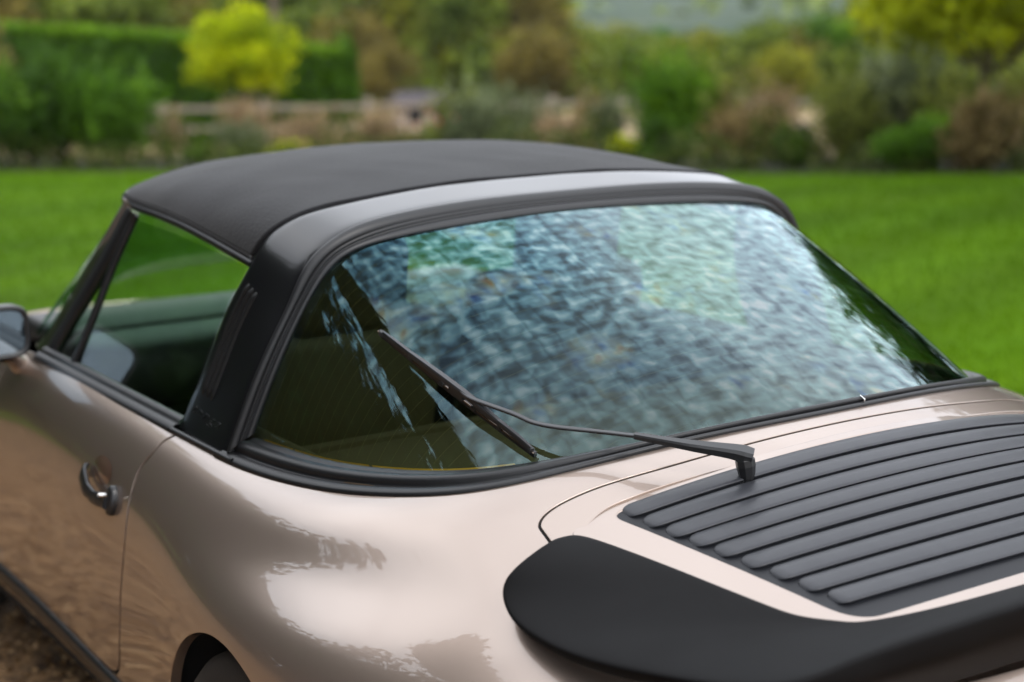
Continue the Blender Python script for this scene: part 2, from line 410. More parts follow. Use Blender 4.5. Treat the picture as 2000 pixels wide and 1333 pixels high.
def panel(name, surf, outer, mat_, parent, holes=(), h=.014, lip=.022, r=.0014, lift=0.):
    outer = np.asarray(outer, float)
    def area(p): return .5*np.sum(p[:, 0]*np.roll(p[:, 1], -1)-np.roll(p[:, 0], -1)*p[:, 1])
    if area(outer) < 0: outer = outer[::-1]
    loops = [outer]+[(q if area(q) < 0 else q[::-1]) for q in (np.asarray(z, float) for z in holes)]
    B = np.concatenate(loops)*MET
    lo, hi = B.min(0), B.max(0)
    gx, gy = np.meshgrid(np.arange(lo[0]+h*.5, hi[0], h), np.arange(lo[1]+h*.5, hi[1], h))
    G = np.stack([gx.ravel(), gy.ravel()], 1); G[::2] += [0, h*.0]
    m = inside(G, outer*MET)
    for q in loops[1:]: m &= ~inside(G, q*MET)
    G = G[m]
    cell = {}
    for k, b in enumerate(B): cell.setdefault((int(b[0]//h), int(b[1]//h)), []).append(b)
    keep = np.ones(len(G), bool)
    for k, g in enumerate(G):
        i, j = int(g[0]//h), int(g[1]//h)
        for di in (-1, 0, 1):
            for dj in (-1, 0, 1):
                for b in cell.get((i+di, j+dj), ()):
                    if (b[0]-g[0])**2+(b[1]-g[1])**2 < (.45*h)**2: keep[k] = False
    G = G[keep]
    pts = np.concatenate([B, G]); E = []; o = 0
    for q in loops:
        n = len(q); E += [(o+i, o+(i+1) % n) for i in range(n)]; o += n
    res = geometry.delaunay_2d_cdt([Vector(p) for p in pts], E, [], 1 if len(loops) == 1 else 0, 1e-7)
    pv = np.array([v[:] for v in res[0]]); F = np.array([f for f in res[2] if len(f) == 3])
    c = pv[F].mean(1); m = inside(c, outer*MET)
    for q in loops[1:]: m &= ~inside(c, q*MET)
    F = F[m]
    a = pv[F]; cr = (a[:, 1, 0]-a[:, 0, 0])*(a[:, 2, 1]-a[:, 0, 1])-(a[:, 1, 1]-a[:, 0, 1])*(a[:, 2, 0]-a[:, 0, 0])
    F[cr < 0] = F[cr < 0][:, ::-1]
    uvp = pv/MET
    V = surf(uvp[:, 0], uvp[:, 1]); Nn = surf.normal(uvp[:, 0], uvp[:, 1]); V = V+Nn*lift
    Vs, Ns, Fs, o = [V], [Nn], [tuple(f) for f in F], len(V)
    for q in loops:                              # rounded edge and return flange
        P = surf(q[:, 0], q[:, 1]); n_ = surf.normal(q[:, 0], q[:, 1]); P = P+n_*lift
        T = unit(np.roll(P, -1, 0)-np.roll(P, 1, 0)); out = unit(np.cross(T, n_))
        R = [(P, n_), (P+out*r*.7-n_*r*.3, unit(out+n_)), (P+out*r-n_*r, out), (P+out*r-n_*lip, out)]
        k = len(q)
        for A, b in R: Vs.append(A); Ns.append(b)
        for i in range(3):
            for j in range(k):
                j2 = (j+1) % k
                Fs.append((o+i*k+j, o+(i+1)*k+j, o+(i+1)*k+j2, o+i*k+j2))
        o += 4*k
    return mesh_obj(name, np.concatenate(Vs), Fs, mat_, parent, normals=np.concatenate(Ns))

car = tag(empty('sports_car', (0, 0, 0)), 'champagne sports car with black removable roof, black roll hoop and tail spoiler', 'car')

# window curves (left half; x is mirrored)
U_ = [(0, -.361, .985), (-.254, -.341, .978), (-.446, -.292, .953), (-.585, -.203, .919), (-.663, -.068, .893), (-.708, .097, .873), (-.735, .332, .859), (-.738, .606, .86)]
GB = [(0, -.337, .993), (-.241, -.319, .984), (-.423, -.262, .962), (-.556, -.153, .934), (-.632, -.003, .914), (-.669, .169, .900), (-.687, .372, .893)]
GT = [(0, .344, 1.251), (-.231, .340, 1.245), (-.421, .338, 1.230), (-.524, .348, 1.196), (-.590, .355, 1.114), (-.647, .362, 1.005), (-.690, .372, .901)]
BF = [(0, .533, 1.296), (-.207, .523, 1.294), (-.392, .515, 1.28), (-.507, .515, 1.263), (-.567, .536, 1.228), (-.597, .552, 1.178), (-.630, .597, 1.09), (-.668, .622, .985), (-.722, .641, .862)]
BR = [(0, .385, 1.277), (-.231, .381, 1.275), (-.429, .372, 1.260), (-.520, .369, 1.233), (-.575, .370, 1.190), (-.612, .373, 1.123), (-.650, .378, 1.055), (-.690, .386, .970), (-.733, .396, .862)]

# shut line of the door, sill, wheel arch, engine lid in (s, w)
DOOR = smooth_line([(7.01, -.0), (7.035, .35), (7.073, .909), (7.096, 1.592), (7.137, 2.045), (7.168, 2.403), (7.178, 2.868), (7.178, 3.556), (7.185, 4.427), (7.241, 5.295), (7.328, 6.115), (7.440, 6.951), (7.535, 7.50), (7.62, 7.76), (7.76, 7.93), (7.95, 7.97)], 90)
DFRONT = smooth_line([(9.92, 0), (9.90, 2), (9.88, 4), (9.9, 6), (9.97, 7.2), (9.93, 7.75), (9.80, 7.97)], 40)
DBOT = np.stack([np.linspace(7.95, 9.80, 30), np.full(30, 7.97)], 1)
LIDF = smooth_line([(0, 1.13), (.4, 1.15), (.8, 1.2), (1.2, 1.26), (1.55, 1.28), (1.85, 1.31), (2.1, 1.42), (2.31, 1.60), (2.44, 1.80), (2.492, 1.98), (2.487, 2.12), (2.46, 2.40), (2.38, 3.2), (2.25, 4.4), (2.1, 5.4)], 70)

def find_arch(yc, zc, R, p0=(5.4, 6.), lo=(3, 2.5), hi=(7.4, 9.6)):
    out = []
    for a in np.radians(np.linspace(-22, 204, 76)):
        y, z = yc+R*math.cos(a), zc+R*math.sin(a); p = np.array(p0, float)
        for _ in range(30):
            X = BODY(p[:1], p[1:])[0]; du, dw = BODY.d(p[:1], p[1:])
            J = np.array([[du[0, 1], dw[0, 1]], [du[0, 2], dw[0, 2]]])
            st = np.linalg.solve(J, np.array([X[1]-y, X[2]-z])); p = p-np.clip(st, -.4, .4)
            p = np.clip(p, lo, hi)
        out.append(p)
    out = np.array(out); return out[out[:, 1] < 9.0]
ARCH = find_arch(.05, .286, .374)
ARCHF = find_arch(2.33, .300, .352, (11.8, 6.), (10.3, 2.5), (13.7, 9.6))
g_ = .0033
dshut = poff(BODY, DOOR, .0052); dbody = poff(BODY, DOOR, -.0052)
if dshut[40, 0] < dbody[40, 0]: dshut, dbody = dbody, dshut
def mir(p): return np.asarray(p)*[-1, 1]

half = [np.stack([np.linspace(0, 7.0, 120), np.zeros(120)], 1)[:-1], dbody,
        np.stack([np.linspace(8.05, 9.95, 30), np.full(30, 8.0)], 1), np.array([(10.1, 8.0), (10.1, 9.0)]),
        np.stack([np.linspace(10.0, ARCH[0, 0]+.03, 30), np.full(30, 9.0)], 1), ARCH,
        np.stack([np.linspace(ARCH[-1, 0]-.03, 0, 60), np.full(60, 9.0)], 1)]
half = np.concatenate(half)
outer = np.concatenate([half[:-1], [[0, 9.0]], mir(half[1:-1])[::-1]])
lid_l = np.concatenate([LIDF, [(1.6, 5.9), (.8, 6.05)]])
lidpoly = np.concatenate([lid_l, [(0, 6.08)], mir(lid_l[1:])[::-1]])
lp_in, lp_out = poff(BODY, lidpoly, g_, True), poff(BODY, lidpoly, -g_, True)
if abs(lp_in[60, 0]) > abs(lp_out[60, 0]): lp_in, lp_out = lp_out, lp_in
body = panel('body_shell', BODY, resample(BODY, outer, .009), PAINT, car, holes=[resample(BODY, lp_out, .009)], h=.015, lip=.02)

def seam_fill(line, sgn=1):
    line = np.asarray(line); P_ = BODY(line[:, 0]*sgn, line[:, 1])-BODY.normal(line[:, 0]*sgn, line[:, 1])*.0085
    v, f = tube(P_, .0050, 6); mesh_obj('shut_gap_shade_rubber', v, f, DARK, car)  # rubber strip coloured near black, standing in for shade deep in the gap
seam_fill(LIDF); seam_fill(LIDF, -1); seam_fill(DOOR); seam_fill(DOOR, -1)
doors = []
for sgn in (1, -1):
    top = np.stack([np.linspace(9.92, 7.05, 60), np.zeros(60)], 1)
    poly = np.concatenate([dshut[2:], DBOT[1:-1]-[0, .03], DFRONT[::-1], top[1:-1]])
    if sgn < 0: poly = mir(poly)
    d_ = panel('door', BODY, resample(BODY, poly, .009), PAINT, car, h=.015, lip=.02)
    doors.append(d_)
    af = ARCHF if ARCHF[0, 0] < ARCHF[-1, 0] else ARCHF[::-1]
    ff = np.concatenate([DFRONT+[.022, 0], np.array([(10.13, 8.0), (10.13, 9.0)]), af, np.array([(14, 9.0), (14, 0)])])
    if sgn < 0: ff = mir(ff)
    panel('front_wing', BODY, resample(BODY, ff, .012), PAINT, car, h=.025)
    # black protective strip along the sill
    s_ = np.linspace(7.35, 10.55, 90); pr_ = [(8.0, -.001), (8.02, .007), (8.18, .012), (8.5, .012), (8.68, .007), (8.72, -.001)]
    V = np.stack([BODY(sgn*s_, np.full(90, w))+BODY.normal(sgn*s_, np.full(90, w))*hh for w, hh in pr_], 1).reshape(-1, 3)
    mesh_obj('sill_strip', V, [f if sgn < 0 else f[::-1] for f in grid_faces(90, len(pr_))], PLASTIC, car)
    # inside of the wheel arches
    for AR, yc_, zc_ in ((ARCH, .05, .286), (ARCHF, 2.33, .300)):
        P = BODY(sgn*AR[:, 0], AR[:, 1]); n_ = len(P); sx = -np.sign(P[:, :1].mean())
        rad = unit((P-[0, yc_, zc_])*[0, 1, 1])
        rows = [P+[sx*.0005, 0, 0], P+[sx*.030, 0, 0]+rad*.012, P+[sx*.04, 0, 0]+rad*.02, (P*[0, 1, 1])+[-sx*.40, 0, 0]+rad*.02]
        mesh_obj('wheel_arch_liner', np.stack(rows, 1).reshape(-1, 3), grid_faces(n_, 4), DARK, car)

# front apron between the wings
w_ = np.linspace(0, 9, 30); Lf = BODY(np.full(30, 14.), w_); e_ = np.linspace(-1, 1, 25)
V = np.stack([np.column_stack([Lf[:, 0]*-k, Lf[:, 1]+.16*(1-k*k), Lf[:, 2]]) for k in e_], 0).reshape(-1, 3)
mesh_obj('front_apron', V, grid_faces(25, 30), PAINT, car)

# bonnet, floor, closing panels (mostly hidden behind the cabin)
yy = np.linspace(1.72, 3.25, 30); xx = np.linspace(-1, 1, 21); V = []
for y in yy:
    hw = float(np.interp(y, [1.7, 2.02, 2.4, 2.78, 3.14, 3.25], [.70, .675, .615, .57, .515, .49])); ze = float(np.interp(y, [1.7, 2.02, 2.4, 2.78, 3.14, 3.25], [.852, .797, .732, .698, .622, .60]))
    for x in xx: V.append((x*hw, y, ze-.004+.022*(1-x*x)))
mesh_obj('bonnet', V, grid_faces(30, 21), PAINT, car)
v, f = join([box((0, .65, .22), (1.55, 3.1, .02)), box((0, -.45, .5), (1.5, .02, .5)), box((0, 2.0, .5), (1.4, .02, .7))])
mesh_obj('floor_pan', v, f, DARK, car, smooth=False)

# ---------------------------------------------------------------- roof, roll hoop, seals and glass
R = [[(0, .533, 1.296), (-.207, .523, 1.294), (-.392, .515, 1.28), (-.507, .515, 1.263), (-.567, .536, 1.228), (-.588, .562, 1.188)],
     [(0, .75, 1.315), (-.205, .745, 1.312), (-.385, .74, 1.298), (-.50, .735, 1.275), (-.562, .735, 1.240), (-.585, .735, 1.207)],
     [(0, 1.0, 1.325), (-.20, 1.0, 1.322), (-.375, .99, 1.308), (-.487, .98, 1.286), (-.550, .965, 1.254), (-.578, .955, 1.224)],
     [(0, 1.25, 1.313), (-.195, 1.24, 1.310), (-.365, 1.22, 1.297), (-.475, 1.20, 1.277), (-.540, 1.18, 1.254), (-.570, 1.17, 1.230)],
     [(0, 1.45, 1.284), (-.19, 1.44, 1.281), (-.355, 1.41, 1.271), (-.465, 1.365, 1.256), (-.535, 1.32, 1.243), (-.565, 1.285, 1.233)]]
R = np.array(R); ROOF = Spl2(np.concatenate([R[:, ::-1], R[:, 1:]*[-1, 1, 1]], 1))
nu, nv = 60, 120
u_, w_ = np.meshgrid(np.linspace(-1.985, 2, nu), np.linspace(0, 10, nv), indexing='ij')
V = ROOF(u_.ravel(), w_.ravel()); Nn = ROOF.normal(u_.ravel(), w_.ravel())
if Nn[len(Nn)//2, 2] < 0: Nn = -Nn
sag = .5*(.0011*np.sin(V[:, 0]*19+V[:, 1]*7)+.0009*np.sin(V[:, 1]*31-V[:, 0]*9+1)+.0007*np.sin(V[:, 0]*41+2*np.sin(V[:, 1]*17)))
V = (V+Nn*(.004+sag)[:, None]).reshape(nu, nv, 3); Nr = Nn.reshape(nu, nv, 3)
rim = lambda P, n, o: [P+o*.003-n*.003, P+o*.003-n*.014]
top = V.reshape(-1, 3)
roof = mesh_obj('roof_panel', top, [f[::-1] for f in grid_faces(nu, nv)], VINYL, car)
mod = roof.modifiers.new('thickness', 'SOLIDIFY'); mod.thickness = .016; mod.offset = -1 if True else 1
# welt along the side and weatherstrip under it
for sgn in (1, -1):
    e = V[:, 0] if sgn < 0 else V[:, -1]
    n_ = Nr[:, 0] if sgn < 0 else Nr[:, -1]
    vv, ff = tube(e-n_*.003+[0, 0, -.003], .0042, 8); mesh_obj('roof_welt', vv, ff, VINYL, car)
    q = e+[-sgn*.004, 0, -.026]; vv, ff = strip_sweep(e+[0, 0, -.010], q, np.tile([sgn, 0, -.3], (nu, 1)), [(0, -.004), (.05, .003), (.35, .007), (.8, .005), (1, -.002), (1.0, -.02)])
    mesh_obj('roof_weatherstrip', vv, ff, RUBBER, car)

# roll hoop
GILL = mat('matte_black_gill', (.006, .006, .006), rough=.55, spec=.25)
t_ = np.linspace(-8, 8, 241)
F_ = spl(BF, t_, True); B_ = spl(BR, t_, True)
T_ = unit(np.gradient(F_, axis=0)+np.gradient(B_, axis=0)); Wd = F_-B_
Nh = unit(np.cross(T_, Wd)); Nh *= np.sign(Nh[120, 2])
fr = np.linspace(0, 1, 25)
prof = [(0, -.012)]+[(f, .0035*(1-(2*f-1)**8)) for f in fr]+[(1, -.012)]
hv, hf = strip_sweep(B_, F_, Nh, prof)
hoop = mesh_obj('roll_hoop', hv, hf, BLACKPAINT, car)
def on_hoop(t, f, h=0):
    """point on the hoop: t along (0 top middle, -8/8 foot), f from rear edge to front edge"""
    t = np.atleast_1d(np.asarray(t, float)); a = spl(BR, t, True); b = spl(BF, t, True)
    e = 1e-2; T = unit(spl(BR, t+e*np.where(t > 0, -1, 1), True)-a)*np.where(t > 0, -1, 1)[:, None]; n = unit(np.cross(T, b-a))
    n *= np.sign((n*(a-[0, .5, .7])).sum(1))[:, None]
    return a+(b-a)*f+n*(.0035*(1-(2*f-1)**8)+h)
for sgn in (1, -1):
    for k, f in enumerate((.60, .70, .80)):
        tt = sgn*np.linspace(5.35, 7.42, 40)
        a = np.linspace(0, 1, 40); hgt = .0048*np.minimum(1, np.minimum(a, 1-a)/.05)
        P = np.stack([on_hoop(tt, f-.030, -.001), on_hoop(tt, f-.022, 0)+0, on_hoop(tt, f-.010, 0), on_hoop(tt, f+.012, 0), on_hoop(tt, f+.024, 0), on_hoop(tt, f+.03, -.001)], 1)
        nn = unit(on_hoop(tt, f, .01)-on_hoop(tt, f, 0))
        for c_, hh in ((1, .5), (2, 1.), (3, 1.), (4, .5)): P[:, c_] += nn*(hgt*hh)[:, None]
        mesh_obj('vent_gill', P.reshape(-1, 3), grid_faces(40, 6), GILL, hoop)

# raised script on the foot of the hoop
for sgn in (1, -1):
    cu = bpy.data.curves.new('script', 'FONT'); cu.body = 'targa'; cu.size = .026; cu.shear = .35; cu.extrude = .0006; cu.bevel_depth = .0002; cu.resolution_u = 3
    cu.space_character = 1.25
    to = bpy.data.objects.new('tmp', cu); col.objects.link(to)
    dg = bpy.context.evaluated_depsgraph_get(); me = bpy.data.meshes.new_from_object(to.evaluated_get(dg))
    bpy.data.objects.remove(to)
    vs = np.array([v.co[:] for v in me.vertices]); wd = vs[:, 0].max()-vs[:, 0].min(); x0 = vs[:, 0].min()
    xs = (vs[:, 0]-x0)/wd
    f0 = .86-.60*xs if sgn < 0 else .26+.60*xs     # read from outside
    tpos = -sgn*(7.72-vs[:, 1]/.125)
    P = np.concatenate([on_hoop([tp], fv, .0006+zz) for tp, fv, zz in zip(tpos, f0, vs[:, 2])])
    for v, p in zip(me.vertices, P): v.co = p
    me.materials.append(BLACKPAINT); me.name = 'script_lettering'
    o = link(bpy.data.objects.new('script_lettering', me), hoop)

# rear window: ruled from the hoop edge down to the deck, slightly bowed
nt_, nv_ = 161, 25
tg = np.linspace(-5.995, 5.995, nt_)
a_, b_ = spl(GT, tg, True), spl(GB, tg, True)
vv_ = np.linspace(0, 1, nv_)
P = a_[:, None]+(b_-a_)[:, None]*vv_[None, :, None]
n_ = unit(np.cross(np.gradient(P, axis=0), np.gradient(P, axis=1)).reshape(-1, 3)).reshape(P.shape)
n_ *= np.sign(n_[nt_//2, nv_//2, 2])
ln = np.linalg.norm(b_-a_, axis=1)
P = P+n_*(.008*ln/.7)[:, None, None]*(4*vv_*(1-vv_))[None, :, None]
n_ = unit(np.cross(np.gradient(P, axis=0), np.gradient(P, axis=1)).reshape(-1, 3)).reshape(P.shape); n_ *= np.sign(n_[nt_//2, nv_//2, 2])
mid = P[:, nv_//2]; arc = np.concatenate([[0], np.cumsum(np.linalg.norm(np.diff(mid, axis=0), axis=1))])
UV = np.stack([np.repeat(arc[:, None], nv_, 1), vv_[None]*ln[:, None]], -1)
GLASSP, GLASSN = P, n_
window = mesh_obj('rear_window', P.reshape(-1, 3), grid_faces(nt_, nv_), REARGLASS, car, uv=UV.reshape(-1, 2))
def on_glass(t, v, h=0):
    i = (t+5.995)/11.99*(nt_-1); j = v*(nv_-1)
    i = np.clip(i, 0, nt_-1.001); j = np.clip(j, 0, nv_-1.001); i0, j0 = int(i), int(j); x, y = i-i0, j-j0
    def bl(A): return (A[i0, j0]*(1-x)+A[i0+1, j0]*x)*(1-y)+(A[i0, j0+1]*(1-x)+A[i0+1, j0+1]*x)*y
    return bl(GLASSP)+bl(GLASSN)*h
# heating wires run across the pane beside the hoop (hair thin, so joined)
wires = []
for d_ in np.arange(.03, .70, .0275):
    tt = np.linspace(-5.9, 5.9, 160); vq = d_/np.maximum(np.interp(tt, tg, ln), 1e-3); tt = tt[vq < .985]; vq = vq[vq < .985]
    if len(tt) > 6: wires.append(tube(np.array([on_glass(t, q, -.0015) for t, q in zip(tt, vq)]), .00022, 4, False))
v, f = join(wires)
hw = mesh_obj('heating_wires', v, f, COPPER, window); hw['kind'] = 'stuff'
for t0, t1 in ((5.85, 5.36), (5.33, 4.2), (4.16, 2.6)):
    for sgn in (-1, 1):
        tt = np.linspace(t0, t1, 24)*-sgn
        A = np.array([on_glass(t, .994, -.001) for t in tt]); Bq = np.array([on_glass(t, 1-.0065/max(.05, np.interp(abs(t), np.abs(tg[:80][::-1]), ln[:80][::-1])), -.001) for t in tt])
        A = np.array([on_glass(t, .999, -.001) for t in tt])
        V = np.stack([A, Bq], 1).reshape(-1, 3); mesh_obj('busbar', V, grid_faces(24, 2), AMBER, window)

# ribbed rubber round the window: upper (along the hoop) and lower (along the body)
ts = np.linspace(-1, 1, 241)
Pu = spl(BR, ts*7.93, True); Qu = spl(GT, ts*5.995, True)
nu_ = unit(np.cross(np.gradient(Pu, axis=0), Pu-Qu)); nu_ *= np.sign(nu_[120, 2])
sv, sf = strip_sweep(Pu, Qu, nu_, [(-.06, -.004), (-.05, .006), (.08, .0105), (.33, .0095), (.42, .006), (.46, .0015), (.50, .0065), (.54, .009), (.59, .0065), (.63, .001), (.68, .0045), (.85, .0055), (.97, .0035), (1.03, .0005), (1.06, -.004)])
mesh_obj('upper_window_seal', sv, sf, RUBBER, car)
ts = np.linspace(-1, 1, 301)
Pl = spl(U_, ts*6.35, True); Ql = spl(GB, ts*5.985, True)
nl = unit(np.cross(np.gradient(Pl, axis=0), Ql-Pl)); nl *= np.sign(nl[150, 2])
nl = unit(nl+unit((Pl-[0, .5, .6])*[1, 1, .2])*.4)
sv, sf = strip_sweep(Pl, Ql, nl, [(-.10, -.006), (-.09, .003), (.02, .0055), (.20, .006), (.28, .001), (.34, -.002), (.40, .003), (.47, .0085), (.62, .0105), (.74, .009), (.80, .004), (.84, .003), (.95, .0045), (1.02, .001), (1.06, -.005)])
seal = mesh_obj('lower_window_seal', sv, sf, RUBBER, car)
c = spl(U_, np.array([-.32]), True)[0]; c2 = spl(GB, np.array([-.32]), True)[0]
vv, ff = box((.080, -.3535, .9945), (.003, .013, .008), .001, Matrix.Rotation(.4, 3, 'X')); mesh_obj('seal_clip', vv, ff, CHROME, seal)
# thin gasket under the foot of the hoop and the door-top mouldings
for sgn in (1, -1):
    y_ = np.linspace(.36, .645, 20); xo = np.interp(y_, [.36, .645], [-.737, -.740])
    vv, ff = tube(np.stack([xo*sgn, y_, np.full(20, .861)], 1), .006, 8); mesh_obj('hoop_gasket', vv, ff, RUBBER, car)
    y_ = np.linspace(.635, 1.455, 60); P0 = np.stack([np.full(60, -.742)*sgn, y_, np.full(60, .857)], 1); Q0 = np.stack([np.full(60, -.708)*sgn, y_, np.full(60, .879)], 1)
    nn = np.tile([-sgn*.6, 0, .8], (60, 1))
    vv, ff = strip_sweep(P0, Q0, nn, [(-.1, -.01), (-.05, .002), (.1, .005), (.42, .006), (.5, .002), (.58, .006), (.9, .006), (1, .002), (1.02, -.012)])
    mesh_obj('waist_moulding', vv, ff, RUBBER, car)
# ---------------------------------------------------------------- tail: painted tray, grille with slats, rubber edge
def z_tray(x, y):
    d = y+.432; return .9670+.2376*d-.0073*d*d-(.247+.2825*d)*x*x
class Tray:
    def __call__(s, u, w):
        u, w = np.broadcast_arrays(np.atleast_1d(np.asarray(u, float)), np.atleast_1d(np.asarray(w, float)))
        return np.stack([-u*.2, -w*.08, z_tray(u*.2, -w*.08)], 1)
    d = Spl2.d; normal = Spl2.normal
TRAY = Tray()
def tw(p): p = np.asarray(p, float); return np.stack([-p[:, 0]/.2, -p[:, 1]/.08], 1)

IN = [(-.577, -.396, .886), (-.568, -.404, .891), (-.553, -.416, 0), (-.534, -.455, 0), (-.503, -.566, 0), (-.481, -.648, 0), (-.458, -.726, 0), (-.438, -.773, 0), (-.407, -.807, 0), (-.374, -.829, 0), (-.299, -.848, 0), (-.21, -.861, 0), (-.10, -.869, 0), (0, -.872, 0)]
IN = np.array([(x, y, z_tray(x, y)+.002 if z == 0 else z) for x, y, z in IN])
OUT = np.array([(-.578, -.402, .886), (-.605, -.427, .894), (-.645, -.438, .889), (-.682, -.446, .876), (-.700, -.456, .858), (-.713, -.487, .843), (-.720, -.532, .835), (-.719, -.592, .831), (-.706, -.670, .831), (-.668, -.775, .836), (-.610, -.905, .855), (-.50, -.935, .872), (-.30, -.953, .886), (0, -.962, .895)])
ridge_l = np.array([(0, -.424), (-.1, -.424), (-.19, -.420), (-.26, -.415), (-.33, -.407), (-.392, -.398), (-.449, -.391), (-.486, -.388), (-.519, -.395), (-.545, -.407)])
ridge_l = spl(ridge_l, np.linspace(0, 9, 50))
edge_l = np.array([(-.551, -.420), (-.532, -.457), (-.501, -.566), (-.479, -.648), (-.456, -.726), (-.436, -.773), (-.405, -.807), (-.372, -.829), (-.297, -.848), (-.2, -.862), (-.1, -.870), (0, -.873)])
edge_l = spl(edge_l, np.linspace(0, 11, 70))
tl = np.concatenate([ridge_l, edge_l])
full = lambda l: np.concatenate([l, (l[1:-1]*[-1, 1])[::-1]])
gl_ = spl(np.array([(0, -.437), (-.1, -.4365), (-.19, -.434), (-.265, -.431), (-.335, -.426), (-.40, -.417), (-.445, -.411)]), np.linspace(0, 6, 40))
def corner(a, b, c, n=8):
    a, b, c = map(np.array, (a, b, c)); t = np.linspace(0, 1, n)[:, None]; return (1-t)**2*a+2*t*(1-t)*b+t*t*c
gl_ = np.concatenate([gl_, corner((-.458, -.4105), (-.486, -.407), (-.4795, -.434))[1:], corner((-.398, -.765), (-.385, -.817), (-.345, -.823), 12),
                      spl(np.array([(-.335, -.8245), (-.23, -.834), (-.11, -.840), (0, -.842)]), np.linspace(0, 3, 12))])
# the lid's sheet stops just inside the foot of the tray
def body_param(x, y, p):
    for _ in range(25):
        X = BODY(p[:1], p[1:])[0]; du, dw = BODY.d(p[:1], p[1:]); J = np.array([[du[0, 0], dw[0, 0]], [du[0, 1], dw[0, 1]]])
        p = p-np.clip(np.linalg.solve(J, [X[0]-x, X[1]-y]), -.3, .3)
    return p
cut = full(tl*[.985, 1]+[0, -.007]); cut = cut[::2]; p_ = np.array([0., 1.7]); hole = []
for x, y in cut: p_ = body_param(x, y, p_.copy()); hole.append(p_)
lid = panel('engine_lid', BODY, resample(BODY, lp_in, .009), PAINT, car, holes=[resample(BODY, np.array(hole), .012)], h=.015)
spoiler = panel('tail_spoiler', TRAY, resample(TRAY, tw(full(tl)), .009), PAINT, car, holes=[resample(TRAY, tw(full(gl_)), .009)], h=.018, lip=.03, r=.004)
gin = full(gl_)
grille = panel('engine_grille', TRAY, resample(TRAY, tw(gin*[.998, 1]+[0, 0]), .009), GRILLEBASE, car, h=.02, lip=.01, lift=-.0015)
# nine slats, each a rounded louvre that dies away at its ends
YS = [-.481, -.5225, -.5625, -.6005, -.6405, -.6829, -.7246, -.7659, -.8069]
XE = [.464, .459, .450, .439, .428, .416, .402, .389, .376]
slat_prof = [(.0385, -.0005, 0), (.0378, .0026, .8), (.0345, .0048, 1), (.020, .0062, 1), (.006, .0070, 1), (.0012, .0066, 1), (.0, .0054, 1), (.0026, .0010, 1), (.004, -.001, 0)]
for k, (ys, xe) in enumerate(zip(YS, XE)):
    a = np.concatenate([np.linspace(-1, -.955, 9)[:-1], np.linspace(-.955, .955, 60), np.linspace(.955, 1, 9)[1:]])
    x = a*xe; e = np.sqrt(np.clip(1-((np.abs(a)-.955)/.045).clip(0)**2, 0, 1))
    rows = []
    for dy, hgt, q in slat_prof:
        yc = .018; y = ys+yc+(dy-yc)*(.35+.65*e)+(.1763-.0341*(ys+.432))*x*x
        rows.append(np.stack([x, y, z_tray(x, y)-.0015+hgt*e], 1))
    mesh_obj('slat', np.stack(rows, 1).reshape(-1, 3), grid_faces(len(a), len(slat_prof)), GRILLE, grille).data.set_sharp_from_angle(angle=math.radians(38))

def halves(K, n): return spl(K, np.linspace(0, len(K)-1, n))
n = 110
I_ = halves(IN, n); O_ = halves(OUT, n)
mirx = lambda A: np.concatenate([A, A[-2::-1]*[-1, 1, 1]])
I_, O_ = mirx(I_), mirx(O_)
Tn = unit(np.gradient(I_, axis=0)+np.gradient(O_, axis=0)); W = O_-I_; wl = np.linalg.norm(W, axis=1, keepdims=True); nb = unit(np.cross(Tn, W)); nb *= np.sign(nb[:, 2:3])
k_ = np.clip(wl/.09, .12, 1); Wn = unit(W)
side = np.clip((np.abs(O_[:, :1])-.45)/.2, 0, 1)
rows = [I_-nb*.016*k_+Wn*.002, I_-nb*.006*k_, I_-Wn*.0015+nb*.0005, I_+Wn*.003+nb*.0038*k_, I_+Wn*.012*k_+nb*.0050*k_,
        I_+W*.35+nb*.008*k_, I_+W*.65+nb*.008*k_, I_+W*.88+nb*.005*k_, I_+W*.97+nb*.0015*k_, O_+Wn*.0015-nb*.0015, O_+Wn*.0015*k_-nb*(.006*k_), O_-Wn*(.004+.010*(1-side))*k_-nb*(.016+.008*(1-side))*k_,
        O_-Wn*(.016+.014*(1-side))*k_-nb*(.028+.012*(1-side))*k_, O_-W*.45-nb*.036*k_-[0, 0, .03]*k_*(1-side*.4), O_-W*.8-nb*.040*k_-np.array([0, 0, .055])*k_]
V = np.stack(rows, 1).reshape(-1, 3)
rub = mesh_obj('spoiler_rubber_edge', V, grid_faces(len(I_), len(rows)), SOFT, spoiler)
rub.modifiers.new('smooth', 'SUBSURF').render_levels = 1
rub.modifiers['smooth'].levels = 1
# painted underside of the tail down to the lid
yb = spl(np.array([(0, -.85), (-.15, -.845), (-.3, -.83), (-.40, -.79), (-.44, -.72), (-.47, -.62), (-.50, -.52), (-.53, -.44)]), np.linspace(0, 7, 40))
q = full(yb[::-1])[:]
q = np.concatenate([yb[::-1], yb[1:]*[-1, 1]])
V = np.concatenate([np.column_stack([q, [z_tray(x, y)-.02 for x, y in q]]), np.column_stack([q*[1.0, .96], [z_tray(x, y)-.16 for x, y in q]])])
m_ = len(q); mesh_obj('spoiler_base', V, [(i, i+1, m_+i+1, m_+i) for i in range(m_-1)], PAINT, spoiler)

